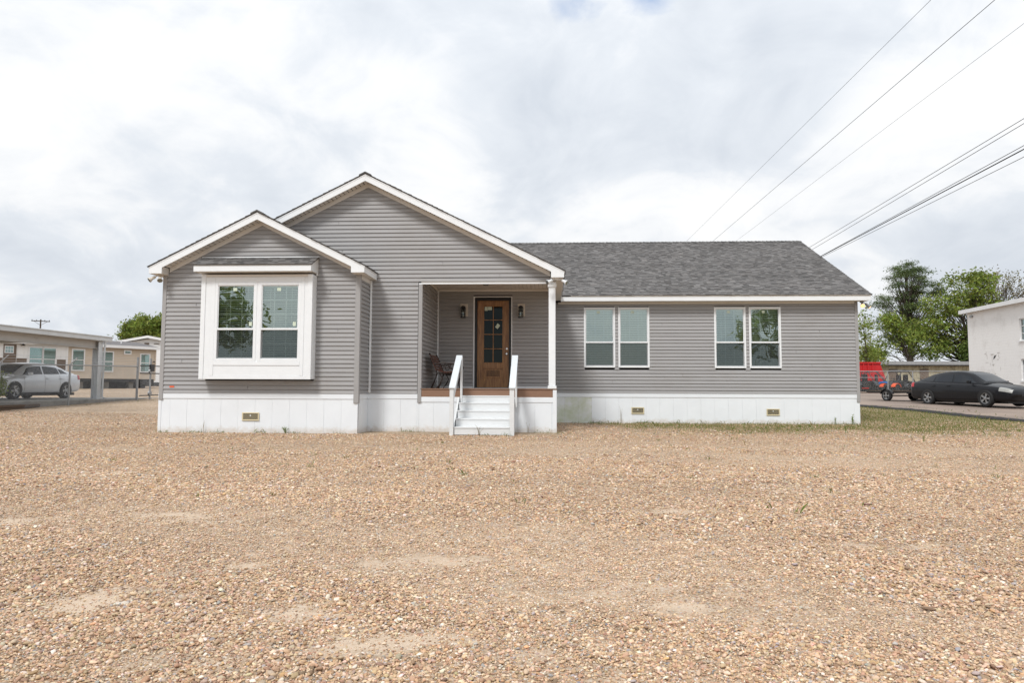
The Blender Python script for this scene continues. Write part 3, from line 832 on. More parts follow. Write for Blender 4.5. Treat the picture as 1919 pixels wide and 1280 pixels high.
# ---- gable trim
def gable(cx, hx, ap, y_wall, meet_left=None):
    """rake boards, soffit and frieze of one gable; hx = half width to fascia outer face"""
    yf = y_wall - OV
    for s in (-1, 1):
        X = lambda d: cx + s * d                     # d: distance from the ridge line
        mb = MB()
        mb.py([(X(0), ap - .185), (X(0), ap - .004), (X(hx), ZE), (X(hx), ZB), (X(hx - .31), ZB), (X(hx - .31), ap - .185 - .5 * (hx - .31))][::s], yf - .02, yf)
        P('rake_board', mb, M['white'], bevel=.004)
        mb = MB()                                    # metal drip edge
        mb.py([(X(0), ap + .006), (X(hx + .012), ZE - .002), (X(hx + .012), ZE - .05), (X(0), ap - .048)][::s], yf - .026, yf - .021)
        P('drip_edge', mb, M['white'])
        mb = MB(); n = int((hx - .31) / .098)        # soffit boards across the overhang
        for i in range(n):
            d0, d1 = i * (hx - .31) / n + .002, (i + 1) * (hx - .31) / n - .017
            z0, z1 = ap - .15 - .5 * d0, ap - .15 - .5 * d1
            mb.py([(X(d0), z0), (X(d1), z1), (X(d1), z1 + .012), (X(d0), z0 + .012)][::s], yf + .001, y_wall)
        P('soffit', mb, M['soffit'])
        mb = MB(); mb.py([(X(0), ap - .137), (X(hx - .02), ap - .137 - .5 * (hx - .02)), (X(hx - .02), ap - .06 - .5 * (hx - .02)), (X(0), ap - .06)][::s], yf + .001, y_wall + .05)
        P('rake_filler', mb, M['dark'])
        mb = MB()                                    # frieze against the siding
        dd = hx - .33
        mb.py([(X(0), ap - .152), (X(0), ap - .262), (X(dd), ap - .262 - .5 * dd), (X(dd), ap - .152 - .5 * dd)][::s], y_wall - .03, y_wall - .018)
        P('frieze', mb, M['soffit'], bevel=.003)
        mb = MB()                                    # boxed eave return
        mb.box(X(hx - .31), X(hx) - s * .002, yf + .001, y_wall - .02, ZB, ZB + .012)
        mb.box(X(hx - .31), X(hx - .30), yf + .001, y_wall - .02, ZB + .013, ap - .155 - .5 * (hx - .31))
        P('eave_return', mb, M['soffit'])
gable(CXL, (FXL - FX0) / 2, APL, YL)
gable(CXM, (FXM - FX0) / 2, APM, YM)

def eave_side(x_out, x_wall, y0, y1):
    s = 1 if x_out > x_wall else -1
    mb = MB(); mb.box(x_out - s * .02, x_out, y0, y1, ZB, ZE); P('eave_fascia', mb, M['white'], bevel=.004)
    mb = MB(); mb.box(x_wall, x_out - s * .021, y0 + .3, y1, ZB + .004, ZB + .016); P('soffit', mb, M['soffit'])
    mb = MB(); mb.box(x_out - s * .001, x_out + s * .012, y0, y1, ZE - .05, ZE + .004); P('drip_edge', mb, M['white'])
eave_side(FXL, XLR, YL - OV + .001, YM - .02)
mb = MB(); mb.box(XLR + .018, XLR + .03, YL + .06, YM - .05, ZB - .10, ZB); P('frieze', mb, M['soffit'])
eave_side(FX0, XL, YL - OV + .001, 31.4)
eave_side(FXM, XPO, YM - OV + .001, YR - OV + .02)
# main front eave
mb = MB(); mb.box(FXM - .0, FXR, YR - OV - .02, YR - OV, ZB - .02, ZE - .01); P('eave_fascia', mb, M['white'], bevel=.004)
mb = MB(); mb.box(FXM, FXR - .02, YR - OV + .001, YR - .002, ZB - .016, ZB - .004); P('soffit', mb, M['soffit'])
mb = MB(); mb.box(XPO + .1, XR - .087, YR - .035, YR - .019, 3.615, ZB - .017); P('frieze', mb, M['soffit'], bevel=.003)
mb = MB(); mb.box(FXM + .3, FXR + .012, YR - OV - .032, YR - OV - .021, ZE - .055, ZE - .004); P('drip_edge', mb, M['soffit'])
mb = MB(); mb.px([(YR - OV, ZB - .02), (YR - OV, ZE - .01), (26.0, 6.615), (31.5, ZE), (31.5, ZB), (26.0, 6.43)], FXR - .02, FXR - .001); P('rake_board', mb, M['white'])

# ---- roofs
def shingle_field(parent, o, u, s, width, length, u_at, seed, expo=.143):
    """o: eave corner, u along eave, s up the slope; u_at(t)->(u0,u1) limits at slope distance t"""
    rg = random.Random(seed)
    o, u, s = Vector(o), Vector(u).normalized(), Vector(s).normalized()
    n = u.cross(s); n = n if n.z > 0 else -n
    V, F, K = [], [], []
    rows = int(length / expo) + 1
    for r in range(rows):
        t0, t1 = r * expo, min((r + 1) * expo + .02, length)
        if t1 - t0 < .03: continue
        a0, a1 = u_at(t0)
        x = a0 - rg.random() * .02; thick = rg.random() < .5
        rowtone = rg.uniform(.95, 1.05)
        while x < a1:
            wd = rg.uniform(.09, .22) if thick else rg.uniform(.07, .17)
            x2 = min(x + wd, a1)
            h = .021 if thick else .0125
            h *= rg.uniform(.85, 1.15)
            b0 = t0 - (.0 if thick else .0) + rg.uniform(-.003, .003)
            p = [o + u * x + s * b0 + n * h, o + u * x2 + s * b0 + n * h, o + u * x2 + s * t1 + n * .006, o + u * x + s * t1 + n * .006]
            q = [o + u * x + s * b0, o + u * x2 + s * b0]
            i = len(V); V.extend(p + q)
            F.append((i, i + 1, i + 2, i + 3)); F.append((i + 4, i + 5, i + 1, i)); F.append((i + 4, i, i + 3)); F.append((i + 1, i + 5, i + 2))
            g = rg.choice([.12, .138, .152, .165, .18, .20]) * (1.0 if thick else .84) * rowtone * rg.uniform(.9, 1.1)
            w_ = rg.uniform(-.005, .03)
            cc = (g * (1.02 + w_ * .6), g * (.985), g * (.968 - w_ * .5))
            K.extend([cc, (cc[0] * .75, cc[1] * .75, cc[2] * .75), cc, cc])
            x = x2; thick = not thick if rg.random() < .8 else thick
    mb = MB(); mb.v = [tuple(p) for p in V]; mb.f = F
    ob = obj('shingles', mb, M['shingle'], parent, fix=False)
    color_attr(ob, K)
    ob['kind'] = 'stuff'
    return ob

def roof_plane(pts, vec, label):
    mb = MB(); mb.prism(pts, vec); return P('roof', mb, M['roofdeck'], label=label)

sl = math.sqrt(1.25)
yf, yb = YL - OV - .035, YM + .3
# left wing, two slopes
rf = roof_plane([(FX0 - .025, yf, ZE - .012), (CXL, yf, APL + .0005), (FXL + .025, yf, ZE - .012), (FXL + .025, yf, ZE - .028), (CXL, yf, APL - .016), (FX0 - .025, yf, ZE - .028)], (0, YM - .02 - yf, 0), 'roof of the left wing')
hwL = (FXL - FX0) / 2 + .03
shingle_field(rf, (FXL + .03, yf - .012, ZE - .015), (0, 1, 0), (-1, 0, .5), 2, hwL * sl, lambda t: (0, YM - .02 - yf), 3)
shingle_field(rf, (FX0 - .03, YM - .02, ZE - .015), (0, -1, 0), (1, 0, .5), 2, hwL * sl, lambda t: (0, YM - .008 - yf), 4)
# middle gable roof running back into the main roof
yf = YM - OV - .035
yE = YR - OV
rf = roof_plane([(FX0 - .025, yf, ZE - .012), (CXM, yf, APM + .0005), (FXM + .025, yf, ZE - .012), (FXM + .025, yf, ZE - .028), (CXM, yf, APM - .016), (FX0 - .025, yf, ZE - .028)], (0, 25.4 - yf, 0), 'roof of the large gable')
hwM = (FXM - FX0) / 2 + .03
shingle_field(rf, (FXM + .03, yf - .012, ZE - .015), (0, 1, 0), (-1, 0, .5), 2, hwM * sl, lambda t: (0, (yE - yf) + t / sl), 5)
shingle_field(rf, (FX0 - .03, 25.0, ZE - .015), (0, -1, 0), (1, 0, .5), 2, hwM * sl, lambda t: (0, 25.0 - yf + .012), 6)
# main roof
YRG = 26.02
ZR = ZE - .01 + .5 * (YRG - yE)
rf = roof_plane([(FX0, yE - .03, ZE - .028), (FX0, YRG, ZR - .003), (FX0, 31.55, ZE - .03), (FX0, 31.55, ZE - .05), (FX0, YRG, ZR - .023), (FX0, yE - .03, ZE - .048)], (FXR + .03 - FX0, 0, 0), 'main roof of the right part')
shingle_field(rf, (-4.4, yE - .05, ZE - .028), (1, 0, 0), (0, 1, .5), 14, (YRG - yE + .05) * sl, lambda t: (max(0, 4.4 + FXM - .05 - (t / sl)), FXR + .04 + 4.4), 8)
# ridge caps
def ridge_cap(a, b, nrm, seed):
    rg = random.Random(seed); a, b = Vector(a), Vector(b); d = (b - a); n = int(d.length / .14); mb = MB(); K = []
    side = Vector(nrm)
    for i in range(n):
        p, q = a + d * (i / n), a + d * ((i + 1.25) / n)
        h0, h1 = .03, .012
        mb.add([p + side * .15 + Vector((0, 0, -.075 + h0)), p + Vector((0, 0, h0)), p - side * .15 + Vector((0, 0, -.075 + h0)), q + side * .15 + Vector((0, 0, -.075 + h1)), q + Vector((0, 0, h1)), q - side * .15 + Vector((0, 0, -.075 + h1)),
                p + side * .15 + Vector((0, 0, -.085)), p, p - side * .15 + Vector((0, 0, -.085))], [(0, 1, 4, 3), (1, 2, 5, 4), (6, 7, 1, 0), (7, 8, 2, 1)])
        g = rg.choice([.10, .13, .15, .18]) ; K += [(g * 1.02, g * .99, g * .97)] * 4
    o = obj('ridge_cap', mb, M['shingle'], house, fix=False); color_attr(o, K)
ridge_cap((-1.6, YRG, ZR + .012), (FXR + .03, YRG, ZR + .012), (0, 1, 0), 1)
ridge_cap((CXM, YM - OV - .05, APM + .012), (CXM, 25.2, APM + .012), (1, 0, 0), 2)
ridge_cap((CXL, YL - OV - .05, APL + .012), (CXL, YM - .02, APL + .012), (1, 0, 0), 3)

# ---- skirting: single panels with a cap rail
def skirting(label, origin, u, nrm, s0, s1, ztop, zb0=-.04, first=.40, mats=None, holes=()):
    origin, u, nrm = Vector(origin), Vector(u), Vector(nrm)
    def slab(a, b, z0, z1, out, thick=.012):
        mb = MB(); pts = [origin + u * s + nrm * out + Vector((0, 0, z)) for s, z in ((a, z0), (b, z0), (b, z1), (a, z1))]
        mb.prism(pts, -nrm * thick); return mb
    w = P('skirting', slab(s0, s1, zb0, ztop, -.014, .03), M['dark'], label=label)
    s = s0; wd = first; i = 0
    while s < s1 - .01:
        e_ = min(s + wd, s1)
        zt = ztop - .03
        mt = M['skirt'] if not mats else mats(s)
        hole = [h for h in holes if h[0] < e_ and h[1] > s]
        obj('skirting_panel', slab(s + .0009, e_ - .0009, zb0, zt, 0.0 + .0015 * (i % 2)), mt, w, bevel=.0025)
        mid = slab((s + e_) / 2 - .001, (s + e_) / 2 + .001, zb0, zt, .0032, .002)
        s = e_; wd = .4064; i += 1
    obj('cap_rail', slab(s0 - .004, s1 + .004, ztop - .125, ztop, .016, .03), M['skirt'], w, bevel=.006)
    return w
skirting('white skirting under the left wing', (0, YL, 0), (1, 0, 0), (0, -1, 0), XL - .02, XLR + .0, ZS, first=.28)
skirting('white skirting on the short side of the left wing', (XLR, YL, 0), (0, 1, 0), (1, 0, 0), 0.0, YM - YL - .002, ZS)
skirting('white skirting under the large gable', (0, YM, 0), (1, 0, 0), (0, -1, 0), XLR - .02, XC - .012, ZS, first=.42)
skirting('white skirting under the porch', (0, YM, 0), (1, 0, 0), (0, -1, 0), XC - .012, .09, .84, first=.36)
skirting('white skirting under the right part with green stains by the porch', (0, YR, 0), (1, 0, 0), (0, -1, 0), XPO, XR + .0, ZS, first=.30, mats=lambda s: M['stain'] if s < 1.2 else M['skirt'])
mb = MB(); mb.box(XR - .03, XR, YR + .02, 31.2, -.3, ZS); P('skirting', mb, M['skirt'], label='white skirting of the right end')
mb = MB(); mb.box(XL - .02, XL + .01, YL + .02, 31.2, -.3, ZS); P('skirting', mb, M['skirt'], label='white skirting of the left end')
mb = MB(); mb.box(XL - .022, XL + .05, YL - .012, YL + .05, -.04, ZS - .13); P('skirting_corner', mb, M['skirt'], bevel=.005)
mb = MB(); mb.box(.088, .182, YM - .022, YM + .08, -.04, 1.03); P('skirting_corner', mb, M['skirt'], bevel=.006)
mb = MB(); mb.box(.16, .178, YM + .09, YR - .02, -.04, 1.0); P('skirting', mb, M['skirt'], label='white skirting on the open side of the porch')

# foundation vents
def vent(x0, x1, z0, z1, y):
    y -= .012
    mb = MB(); b = .028
    mb.box(x0, x1, y - .014, y, z0, z0 + b * 1.2); mb.box(x0, x1, y - .014, y, z1 - b, z1); mb.box(x0, x0 + b, y - .014, y, z0 + b * 1.2, z1 - b); mb.box(x1 - b, x1, y - .014, y, z0 + b * 1.2, z1 - b)
    v = P('vent', mb, M['cream'], bevel=.003)
    mb = MB(); mb.box(x0 + b, x1 - b, y - .002, y + .0, z0 + b, z1 - b); obj('louvre_backing', mb, M['jamb'], v)
    mb = MB(); rows = 5; h = (z1 - z0 - 2.2 * b) / rows
    for r in range(rows):
        zz = z0 + 1.2 * b + r * h
        if r: mb.box(x0 + b, x1 - b, y - .009, y - .003, zz - .0025, zz + .0025)
        for k in range(7):
            xx = x0 + b + (k + (.5 if r % 2 else 0)) * (x1 - x0 - 2 * b) / 6.5
            if xx < x1 - b - .004: mb.box(xx - .0025, xx + .0025, y - .0085, y - .0035, zz + .004, zz + h - .004)
    obj('grille', mb, M['cream'], v)
    mb = MB(); xm = (x0 + x1) / 2; mb.lathe([(.016, 0), (.016, -.008), (.008, -.012)], (xm, y - .008, z1 - b - .045), 'y', 10); obj('screw_cover', mb, M['white'], v)
vent(-7.114, -6.71, .285, .475, YL)
vent(2.466, 2.846, .296, .495, YR)
vent(6.451, 6.836, .272, .470, YR)

# ---- windows
def blind(win, x0, x1, z0, z1, y, tilt, pitch=.0535, drop=1.0):
    mb = MB(); n = int((z1 - z0) * drop / pitch)
    ca, sa = math.cos(tilt) * .025, math.sin(tilt) * .025
    mb.box(x0, x1, y - .02, y + .02, z1 - .03, z1)
    for i in range(n):
        z = z1 - .04 - i * pitch
        j = random.uniform(-.0015, .0015)
        mb.add([(x0, y - ca, z - sa + j), (x1, y - ca, z - sa - j), (x1, y, z + .003 - j), (x0, y, z + .003 + j), (x1, y + ca, z + sa - j), (x0, y + ca, z + sa + j)], [(0, 1, 2, 3), (3, 2, 4, 5)])
    for q in (.2, .8):
        xx = x0 + (x1 - x0) * q; mb.box(xx - .003, xx + .003, y - .028, y - .026, z1 - n * pitch - .04, z1)
    obj('blind', mb, M['blind'], win, fix=False)

def window(x0, x1, z0, z1, y, zr, cols, rows_up, rows_lo, tilt, label=None, fw_=.055, proud=.03, sticker=True, gm='glass'):
    mb = MB()
    mb.box(x0, x0 + fw_, y - proud, y + .07, z0, z1); mb.box(x1 - fw_, x1, y - proud, y + .07, z0, z1)
    mb.box(x0 + fw_, x1 - fw_, y - proud, y + .07, z0, z0 + fw_ * 1.05); mb.box(x0 + fw_, x1 - fw_, y - proud, y + .07, z1 - fw_, z1)
    win = P('window', mb, M['white'], label=label, bevel=.005)
    a, b = x0 + fw_, x1 - fw_; lo, hi = z0 + fw_ * 1.05, z1 - fw_
    # upper sash sits forward, lower sash behind with a screen in front
    def sash(za, zb, yy, t):
        m_ = MB(); m_.box(a, a + t, yy, yy + .028, za, zb); m_.box(b - t, b, yy, yy + .028, za, zb); m_.box(a + t, b - t, yy, yy + .028, za, za + t); m_.box(a + t, b - t, yy, yy + .028, zb - t, zb)
        obj('sash', m_, M['white'], win, bevel=.003)
        m_ = MB(); m_.quad((a + t, yy + .012, za + t), (b - t, yy + .012, za + t), (b - t, yy + .012, zb - t), (a + t, yy + .012, zb - t))
        obj('pane', m_, M[gm], win, fix=False)
        return a + t, b - t, za + t, zb - t
    ua = sash(zr, hi, y - .006, .018)
    la = sash(lo, zr + .001, y + .026, .022)
    m_ = MB(); m_.box(a - .001, b + .001, y - .02, y - .0065, zr - .022, zr + .024); obj('meeting_rail', m_, M['white'], win, bevel=.003)
    m_ = MB()
    for (p0, p1, q0, q1), yy, rows in ((ua, y + .012, rows_up), (la, y + .044, rows_lo)):
        for i in range(1, cols):
            xx = p0 + (p1 - p0) * i / cols; m_.box(xx - .010, xx + .010, yy, yy + .006, q0, q1)
        for i in range(1, rows):
            zz = q0 + (q1 - q0) * i / rows; m_.box(p0, p1, yy + .0005, yy + .0065, zz - .010, zz + .010)
    obj('muntins', m_, M['white'], win)
    m_ = MB(); m_.quad((a + .004, y + .008, lo + .004), (b - .004, y + .008, lo + .004), (b - .004, y + .008, zr - .024), (a + .004, y + .008, zr - .024)); obj('insect_screen', m_, M['screen'], win, fix=False)
    blind(win, a + .01, b - .01, lo + .01, hi - .005, y + .09, tilt)
    if sticker:
        xm = a + (b - a) * .46; m_ = MB(); m_.box(xm - .045, xm + .045, y + .0035, y + .0045, hi - .13, hi - .055); obj('sticker', m_, M['paper'], win)
    # the room behind
    m_ = MB(); m_.box(x0 + .01, x1 - .01, y + .072, y + 1.6, z0 + .01, z1 - .01)
    m_.f = [f for i, f in enumerate(m_.f) if i != 2]
    obj('room', m_, M['room'], win, fix=False)
    return win
ZRW = 2.452
tl = [1.02, .98, .72, .66]
for i, (a, b) in enumerate(WINS):
    window(a, b, WZ0 + (-.01 if i > 1 else 0), WZ1, YR, ZRW, 3, 1, 1, tl[i])

# box window on the left wing
YB = YL - .30
mb = MB()
mb.box(BX0, BX1, YB + .02, YL, BZ0 + .03, BZ0 + .05); mb.box(BX0, BX0 + .03, YB + .02, YL - .001, BZ0 + .05, 3.66); mb.box(BX1 - .03, BX1, YB + .02, YL - .001, BZ0 + .05, 3.66)
box = P('box_window', mb, M['white'], label='white projecting box window with its own small shingled roof')
G1, G2 = (-7.615, -6.800), (-6.584, -5.760)
def wb(name, x0, x1, z0, z1, out, th=.02, mt='white'):
    m_ = MB(); m_.box(x0, x1, YB - out, YB - out + th, z0, z1); return obj(name, m_, M[mt], box, bevel=.004)
wb('corner_board', BX0 - .004, BX0 + .10, BZ0 + .02, 3.66, .014, .034)
wb('corner_board', BX1 - .11, BX1 + .004, BZ0 + .02, 3.66, .014, .034)
wb('side_panel', BX0 + .10, -7.80, BZ0 + .10, 3.60, 0.0); wb('side_panel', -5.60, BX1 - .11, BZ0 + .10, 3.60, 0.0)
wb('stile', -7.80, -7.70, BZ0 + .10, 3.60, .008, .028); wb('stile', -5.68, -5.60, BZ0 + .10, 3.60, .008, .028)
wb('bottom_panel', -7.70, -5.68, BZ0 + .10, 1.555, .0)
wb('sill_board', BX0 + .10, BX1 - .11, BZ0 + .02, BZ0 + .10, .006, .026)
wb('apron', -7.70, -5.68, 1.556, 1.645, .012, .032)
wb('head_board', -7.70, -5.68, 3.475, 3.60, .002, .022)
wb('head_trim', BX0 + .10, BX1 - .11, 3.601, 3.66, .010, .03, 'soffit')
for (a, b), t_ in ((G1, .50), (G2, .56)):
    w_ = window(a - .085, b + .085, 1.646, 3.474, YB + .012, 2.393, 3, 3, 2, t_, fw_=.067, proud=.02)
    w_.parent = box
m_ = MB(); m_.box(G1[1] + .086, G2[0] - .086, YB + .0, YB + .02, 1.646, 3.474); obj('mullion', m_, M['white'], box)
for x, z in ((-6.86, 2.51), (-5.83, 2.51)):
    m_ = MB(); m_.box(x - .035, x + .035, YB + .014, YB + .0145, z - .045, z + .05); obj('sticker', m_, M['paper'], box)
# its roof
RY = YL - .50
m_ = MB(); m_.box(-8.13, -5.39, RY - .012, RY + .01, 3.70, 3.865); obj('fascia', m_, M['white'], box, bevel=.004)
m_ = MB(); m_.box(-8.128, -5.392, RY + .011, YL - .02, 3.70, 3.715); obj('soffit', m_, M['soffit'], box)
for x in (-8.13, -5.41):
    m_ = MB(); m_.px([(RY + .011, 3.716), (RY + .011, 3.866), (YL - .018, 4.10), (YL - .018, 3.66), (YL - .10, 3.66), (YL - .12, 3.716)], x, x + .02); obj('end_cheek', m_, M['white'], box)
m_ = MB(); m_.px([(RY - .03, 3.855), (YL - .018, 4.105), (YL - .018, 4.085), (RY - .03, 3.84)], -8.15, -5.37); rb = obj('roof', m_, M['roofdeck'], box)
dl = math.hypot(YL - .018 - RY + .03, .25)
sf = shingle_field(box, (-8.15, RY - .03, 3.856), (1, 0, 0), (0, YL - RY + .012, .25), 2.8, dl, lambda t: (0, 2.78), 15, .115)
m_ = MB(); m_.box(-8.18, -5.36, YL - .045, YL - .018, 4.095, 4.125); obj('flashing', m_, M['white'], box, bevel=.004)

# orange mark on the siding
m_ = MB(); m_.box(-8.865, -8.755, YL - .0225, YL - .0205, 1.045, 1.085); P('orange_mark', m_, M['orange']).location = (0, -.006, 0)

# ---- porch
mb = MB(); mb.box(XC, XPO, YM + .02, YP, 1.0, 1.012); P('deck_frame', mb, M['dark'])
for i in range(17):
    y0 = YM - .03 + i * .146
    mb = MB(); mb.box(XC - .0 + .02, XPO + .02, y0, min(y0 + .14, YP - .01), 1.02, 1.045); P('deck_board', mb, M['deck'], bevel=.004)
mb = MB(); mb.box(XC + .02, .086, YM - .014, YM + .012, .843, 1.016); P('deck_fascia', mb, M['deck'], bevel=.003)
mb = MB(); mb.box(XC + .05, -2.115, YP - .035, YP - .012, 1.047, 1.105); mb.box(-1.02, XPO, YP - .035, YP - .012, 1.047, 1.105); P('base_trim', mb, M['white'])
# ceiling of narrow boards, header trim, crown
for i in range(30):
    x0 = XC + .03 + i * .1085
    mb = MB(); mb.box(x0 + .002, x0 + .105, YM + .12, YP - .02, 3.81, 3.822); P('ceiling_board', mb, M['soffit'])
mb = MB(); mb.box(XC + .01, XPO - .0, YM + .0, YM + .115, 3.60, 3.83); P('porch_header', mb, M['soffit'])
mb = MB(); mb.box(XC - .045, XPO + .0, YM - .03, YM - .001, 3.583, 3.613); P('header_trim', mb, M['white'], bevel=.004)
mb = MB(); mb.box(XC + .05, XPO, YP - .045, YP - .018, 3.745, 3.808); P('crown_trim', mb, M['soffit'], bevel=.005)
mb = MB(); mb.box(XC + .012, XC + .035, YM + .12, YP - .05, 3.745, 3.808); P('crown_trim', mb, M['soffit'], bevel=.005)
mb = MB(); mb.box(XPO - .04, XPO + .0, YM + .02, YP, 3.60, 3.83); P('porch_header', mb, M['soffit'])
mb = MB(); mb.box(-1.74, -1.56, YM + 1.05, YM + 1.23, 3.76, 3.809); lt = P('ceiling_light', mb, M['black'], bevel=.01)
mb = MB(); mb.box(-1.72, -1.58, YM + 1.07, YM + 1.21, 3.735, 3.76); obj('diffuser', mb, M['lampglass'], lt, bevel=.01)
# post
mb = MB(); mb.box(-.012, .153, YM - .02, YM + .145, 1.12, 3.50); post = P('porch_post', mb, M['white'], bevel=.012, seg=2)
mb = MB(); mb.box(-.036, .177, YM - .044, YM + .169, 1.046, 1.12); obj('post_base', mb, M['white'], post, bevel=.008)
mb = MB(); mb.box(-.034, .175, YM - .042, YM + .167, 3.50, 3.582); obj('post_cap', mb, M['white'], post, bevel=.008)

# ---- front door
mb = MB(); mb.box(-2.11, -2.072, YP - .03, YP + .02, 1.046, 3.612); mb.box(-1.052, -1.026, YP - .03, YP + .02, 1.046, 3.612); mb.box(-2.072, -1.052, YP - .03, YP + .02, 3.585, 3.612)
P('door_casing', mb, M['white'], bevel=.004)
mb = MB(); mb.box(-2.071, -2.005, YP - .012, YP + .13, 1.05, 3.584); mb.box(-1.115, -1.053, YP - .012, YP + .13, 1.05, 3.584); mb.box(-2.005, -1.115, YP - .012, YP + .13, 3.50, 3.584)
P('door_jamb', mb, M['jamb'], bevel=.003)
YD = YP + .045
mb = MB(); mb.box(-2.06, -1.06, YP - .03, YD + .05, 1.046, 1.068); P('threshold', mb, M['steel'])
dx0, dx1, dz0, dz1 = -2.004, -1.116, 1.069, 3.498
mb = MB(); 
gx = [(-1.8186, -1.572), (-1.5418, -1.2956)]; gz = [(2.968, 3.342), (2.565, 2.940), (2.170, 2.537), (1.764, 2.125)]
mb.box(dx0, -1.835, YD, YD + .04, dz0, dz1); mb.box(-1.28, dx1, YD, YD + .04, dz0, dz1)
door = P('door', mb, M['wood'], label='brown stained wood door with eight glass lites', bevel=.004)
def dp(name, x0, x1, y0, y1, z0, z1, mt='wood', bv=.004):
    m_ = MB(); m_.box(x0, x1, y0, y1, z0, z1); return obj(name, m_, M[mt], door, bevel=bv)
dp('rail', -1.834, -1.281, YD + .001, YD + .039, 3.358, dz1); dp('rail', -1.834, -1.281, YD + .001, YD + .039, 1.60, 1.748); dp('rail', -1.834, -1.281, YD + .001, YD + .039, dz0, 1.33)
dp('panel', -1.834, -1.281, YD + .028, YD + .038, 1.331, 1.599); 
for i in range(9):
    x0 = -1.745 + i * .042
    dp('raised_panel_strip', x0, x0 + .039, YD + .012, YD + .0275, 1.385, 1.55, 'wood_dark', bv=.005)
for z in (3.345, 2.954, 2.551, 2.1475, 1.755): dp('muntin', -1.834, -1.281, YD - .006, YD + .03, z - .012, z + .012)
for x in (-1.8275, -1.5568, -1.288): dp('muntin', x - .0125, x + .0125, YD - .0045, YD + .028, 1.767, 3.333)
for a, b in gx:
    for c, d in gz:
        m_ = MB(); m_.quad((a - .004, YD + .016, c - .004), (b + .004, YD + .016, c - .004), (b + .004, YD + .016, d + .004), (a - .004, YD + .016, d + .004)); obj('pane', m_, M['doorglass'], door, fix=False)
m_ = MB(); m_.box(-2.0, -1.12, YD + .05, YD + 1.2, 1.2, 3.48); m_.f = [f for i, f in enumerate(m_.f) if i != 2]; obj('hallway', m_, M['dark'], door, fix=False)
dp('sticker', -1.80, -1.715, YD + .0125, YD + .0135, 3.215, 3.325, 'paper', 0); dp('sticker', -1.708, -1.60, YD + .0125, YD + .0135, 3.235, 3.33, 'paper', 0)
m_ = MB(); m_.add([(-1.505, YD + .0125, 2.755), (-1.435, YD + .0125, 2.70), (-1.365, YD + .0125, 2.80), (-1.435, YD + .0125, 2.865)], [(0, 1, 2, 3)]); obj('sticker', m_, M['paper'], door, fix=False)
m_ = MB(); m_.lathe([(.03, 0), (.03, -.012), (.012, -.02), (.012, -.05), (.03, -.06), (.034, -.075), (.024, -.09)], (-1.175, YD, 2.005), 'y', 16); obj('knob', m_, M['chrome'], door, smooth_=True)
m_ = MB(); m_.lathe([(.032, 0), (.032, -.015), (.02, -.02)], (-1.175, YD, 2.145), 'y', 16); obj('deadbolt', m_, M['chrome'], door, smooth_=True)

# ---- wall lanterns by the door
def lantern(x0, x1, z0, z1):
    mb = MB(); mb.box(x0, x1, YP - .045, YP - .01, z0, z1); s_ = P('wall_lantern', mb, M['creamblock'], bevel=.006)
    xc = (x0 + x1) / 2 - .012; zt = z1 - .07
    m_ = MB(); m_.box(xc - .05, xc + .05, YP - .075, YP - .046, zt - .14, zt); m_.box(xc - .012, xc + .012, YP - .16, YP - .07, zt - .03, zt - .005); obj('bracket', m_, M['black'], s_, bevel=.004)
    m_ = MB(); m_.lathe([(.07, 0), (.075, .012), (.05, .045), (.018, .065)], (xc, YP - .16, zt - .06), 'z', 16); m_.lathe([(.072, 0), (.072, .02), (.05, .022)], (xc, YP - .16, zt - .335), 'z', 16)
    for k in range(6):
        a = k * math.pi / 3; px_, py_ = xc + .068 * math.cos(a), YP - .16 + .068 * math.sin(a); m_.box(px_ - .005, px_ + .005, py_ - .005, py_ + .005, zt - .315, zt - .06)
    for zz in (zt - .15, zt - .24): m_.lathe([(.074, 0), (.074, .010), (.064, .010), (.064, 0)], (xc, YP - .16, zz), 'z', 16)
    obj('cage', m_, M['black'], s_)
    m_ = MB(); m_.lathe([(.05, 0), (.055, .03), (.055, .2), (.04, .24)], (xc, YP - .16, zt - .31), 'z', 14); obj('lamp_glass', m_, M['lampglass'], s_, smooth_=True)
lantern(-2.476, -2.263, 3.05, 3.40); lantern(-.877, -.668, 3.05, 3.40)

# ---- twin floodlights at the eave corners
def floodlight(loc, aims, mt, bulb, label):
    l = Vector(loc); m_ = MB(); m_.lathe([(.055, 0), (.055, -.025), (.03, -.035)], l, 'z', 14)
    f_ = P('floodlight', m_, mt, label=label, smooth_=True)
    for a in aims:
        a = Vector(a); p1 = l + Vector((a.x * .35, a.y * .35, -.03)); d = Vector((a.x, a.y, a.z)).normalized()
        m2_ = MB(); m2_.tube([l + Vector((0, 0, -.03)), p1, p1 + d * .05], .013, 8)
        m2_.tube([p1 + d * .04, p1 + d * .06, p1 + d * .14, p1 + d * .20, p1 + d * .205], [.02, .034, .036, .062, .058], 14); obj('lamp_holder', m2_, mt, f_, smooth_=True)
        m2_ = MB(); m2_.tube([p1 + d * .195, p1 + d * .212, p1 + d * .22], [.056, .05, .02], 14); obj('lens', m2_, bulb, f_, smooth_=True)
floodlight((-9.13, YL - .14, ZB), [(-.13, -.12, -.13), (.06, -.1, -.10)], M['creamblock'], M['lampglass'], 'pale twin floodlight under the left eave')
floodlight((.19, YM - .16, ZB), [(-.22, -.14, -.12), (.22, -.14, -.14)], M['white'], M['lampglass'], 'white twin floodlight above the porch post')
floodlight((9.28, YR - .06, ZB - .02), [(-.05, -.16, -.13), (.2, -.02, -.2)], M['steel'], M['lit'], 'twin floodlight lit amber under the far right eave')

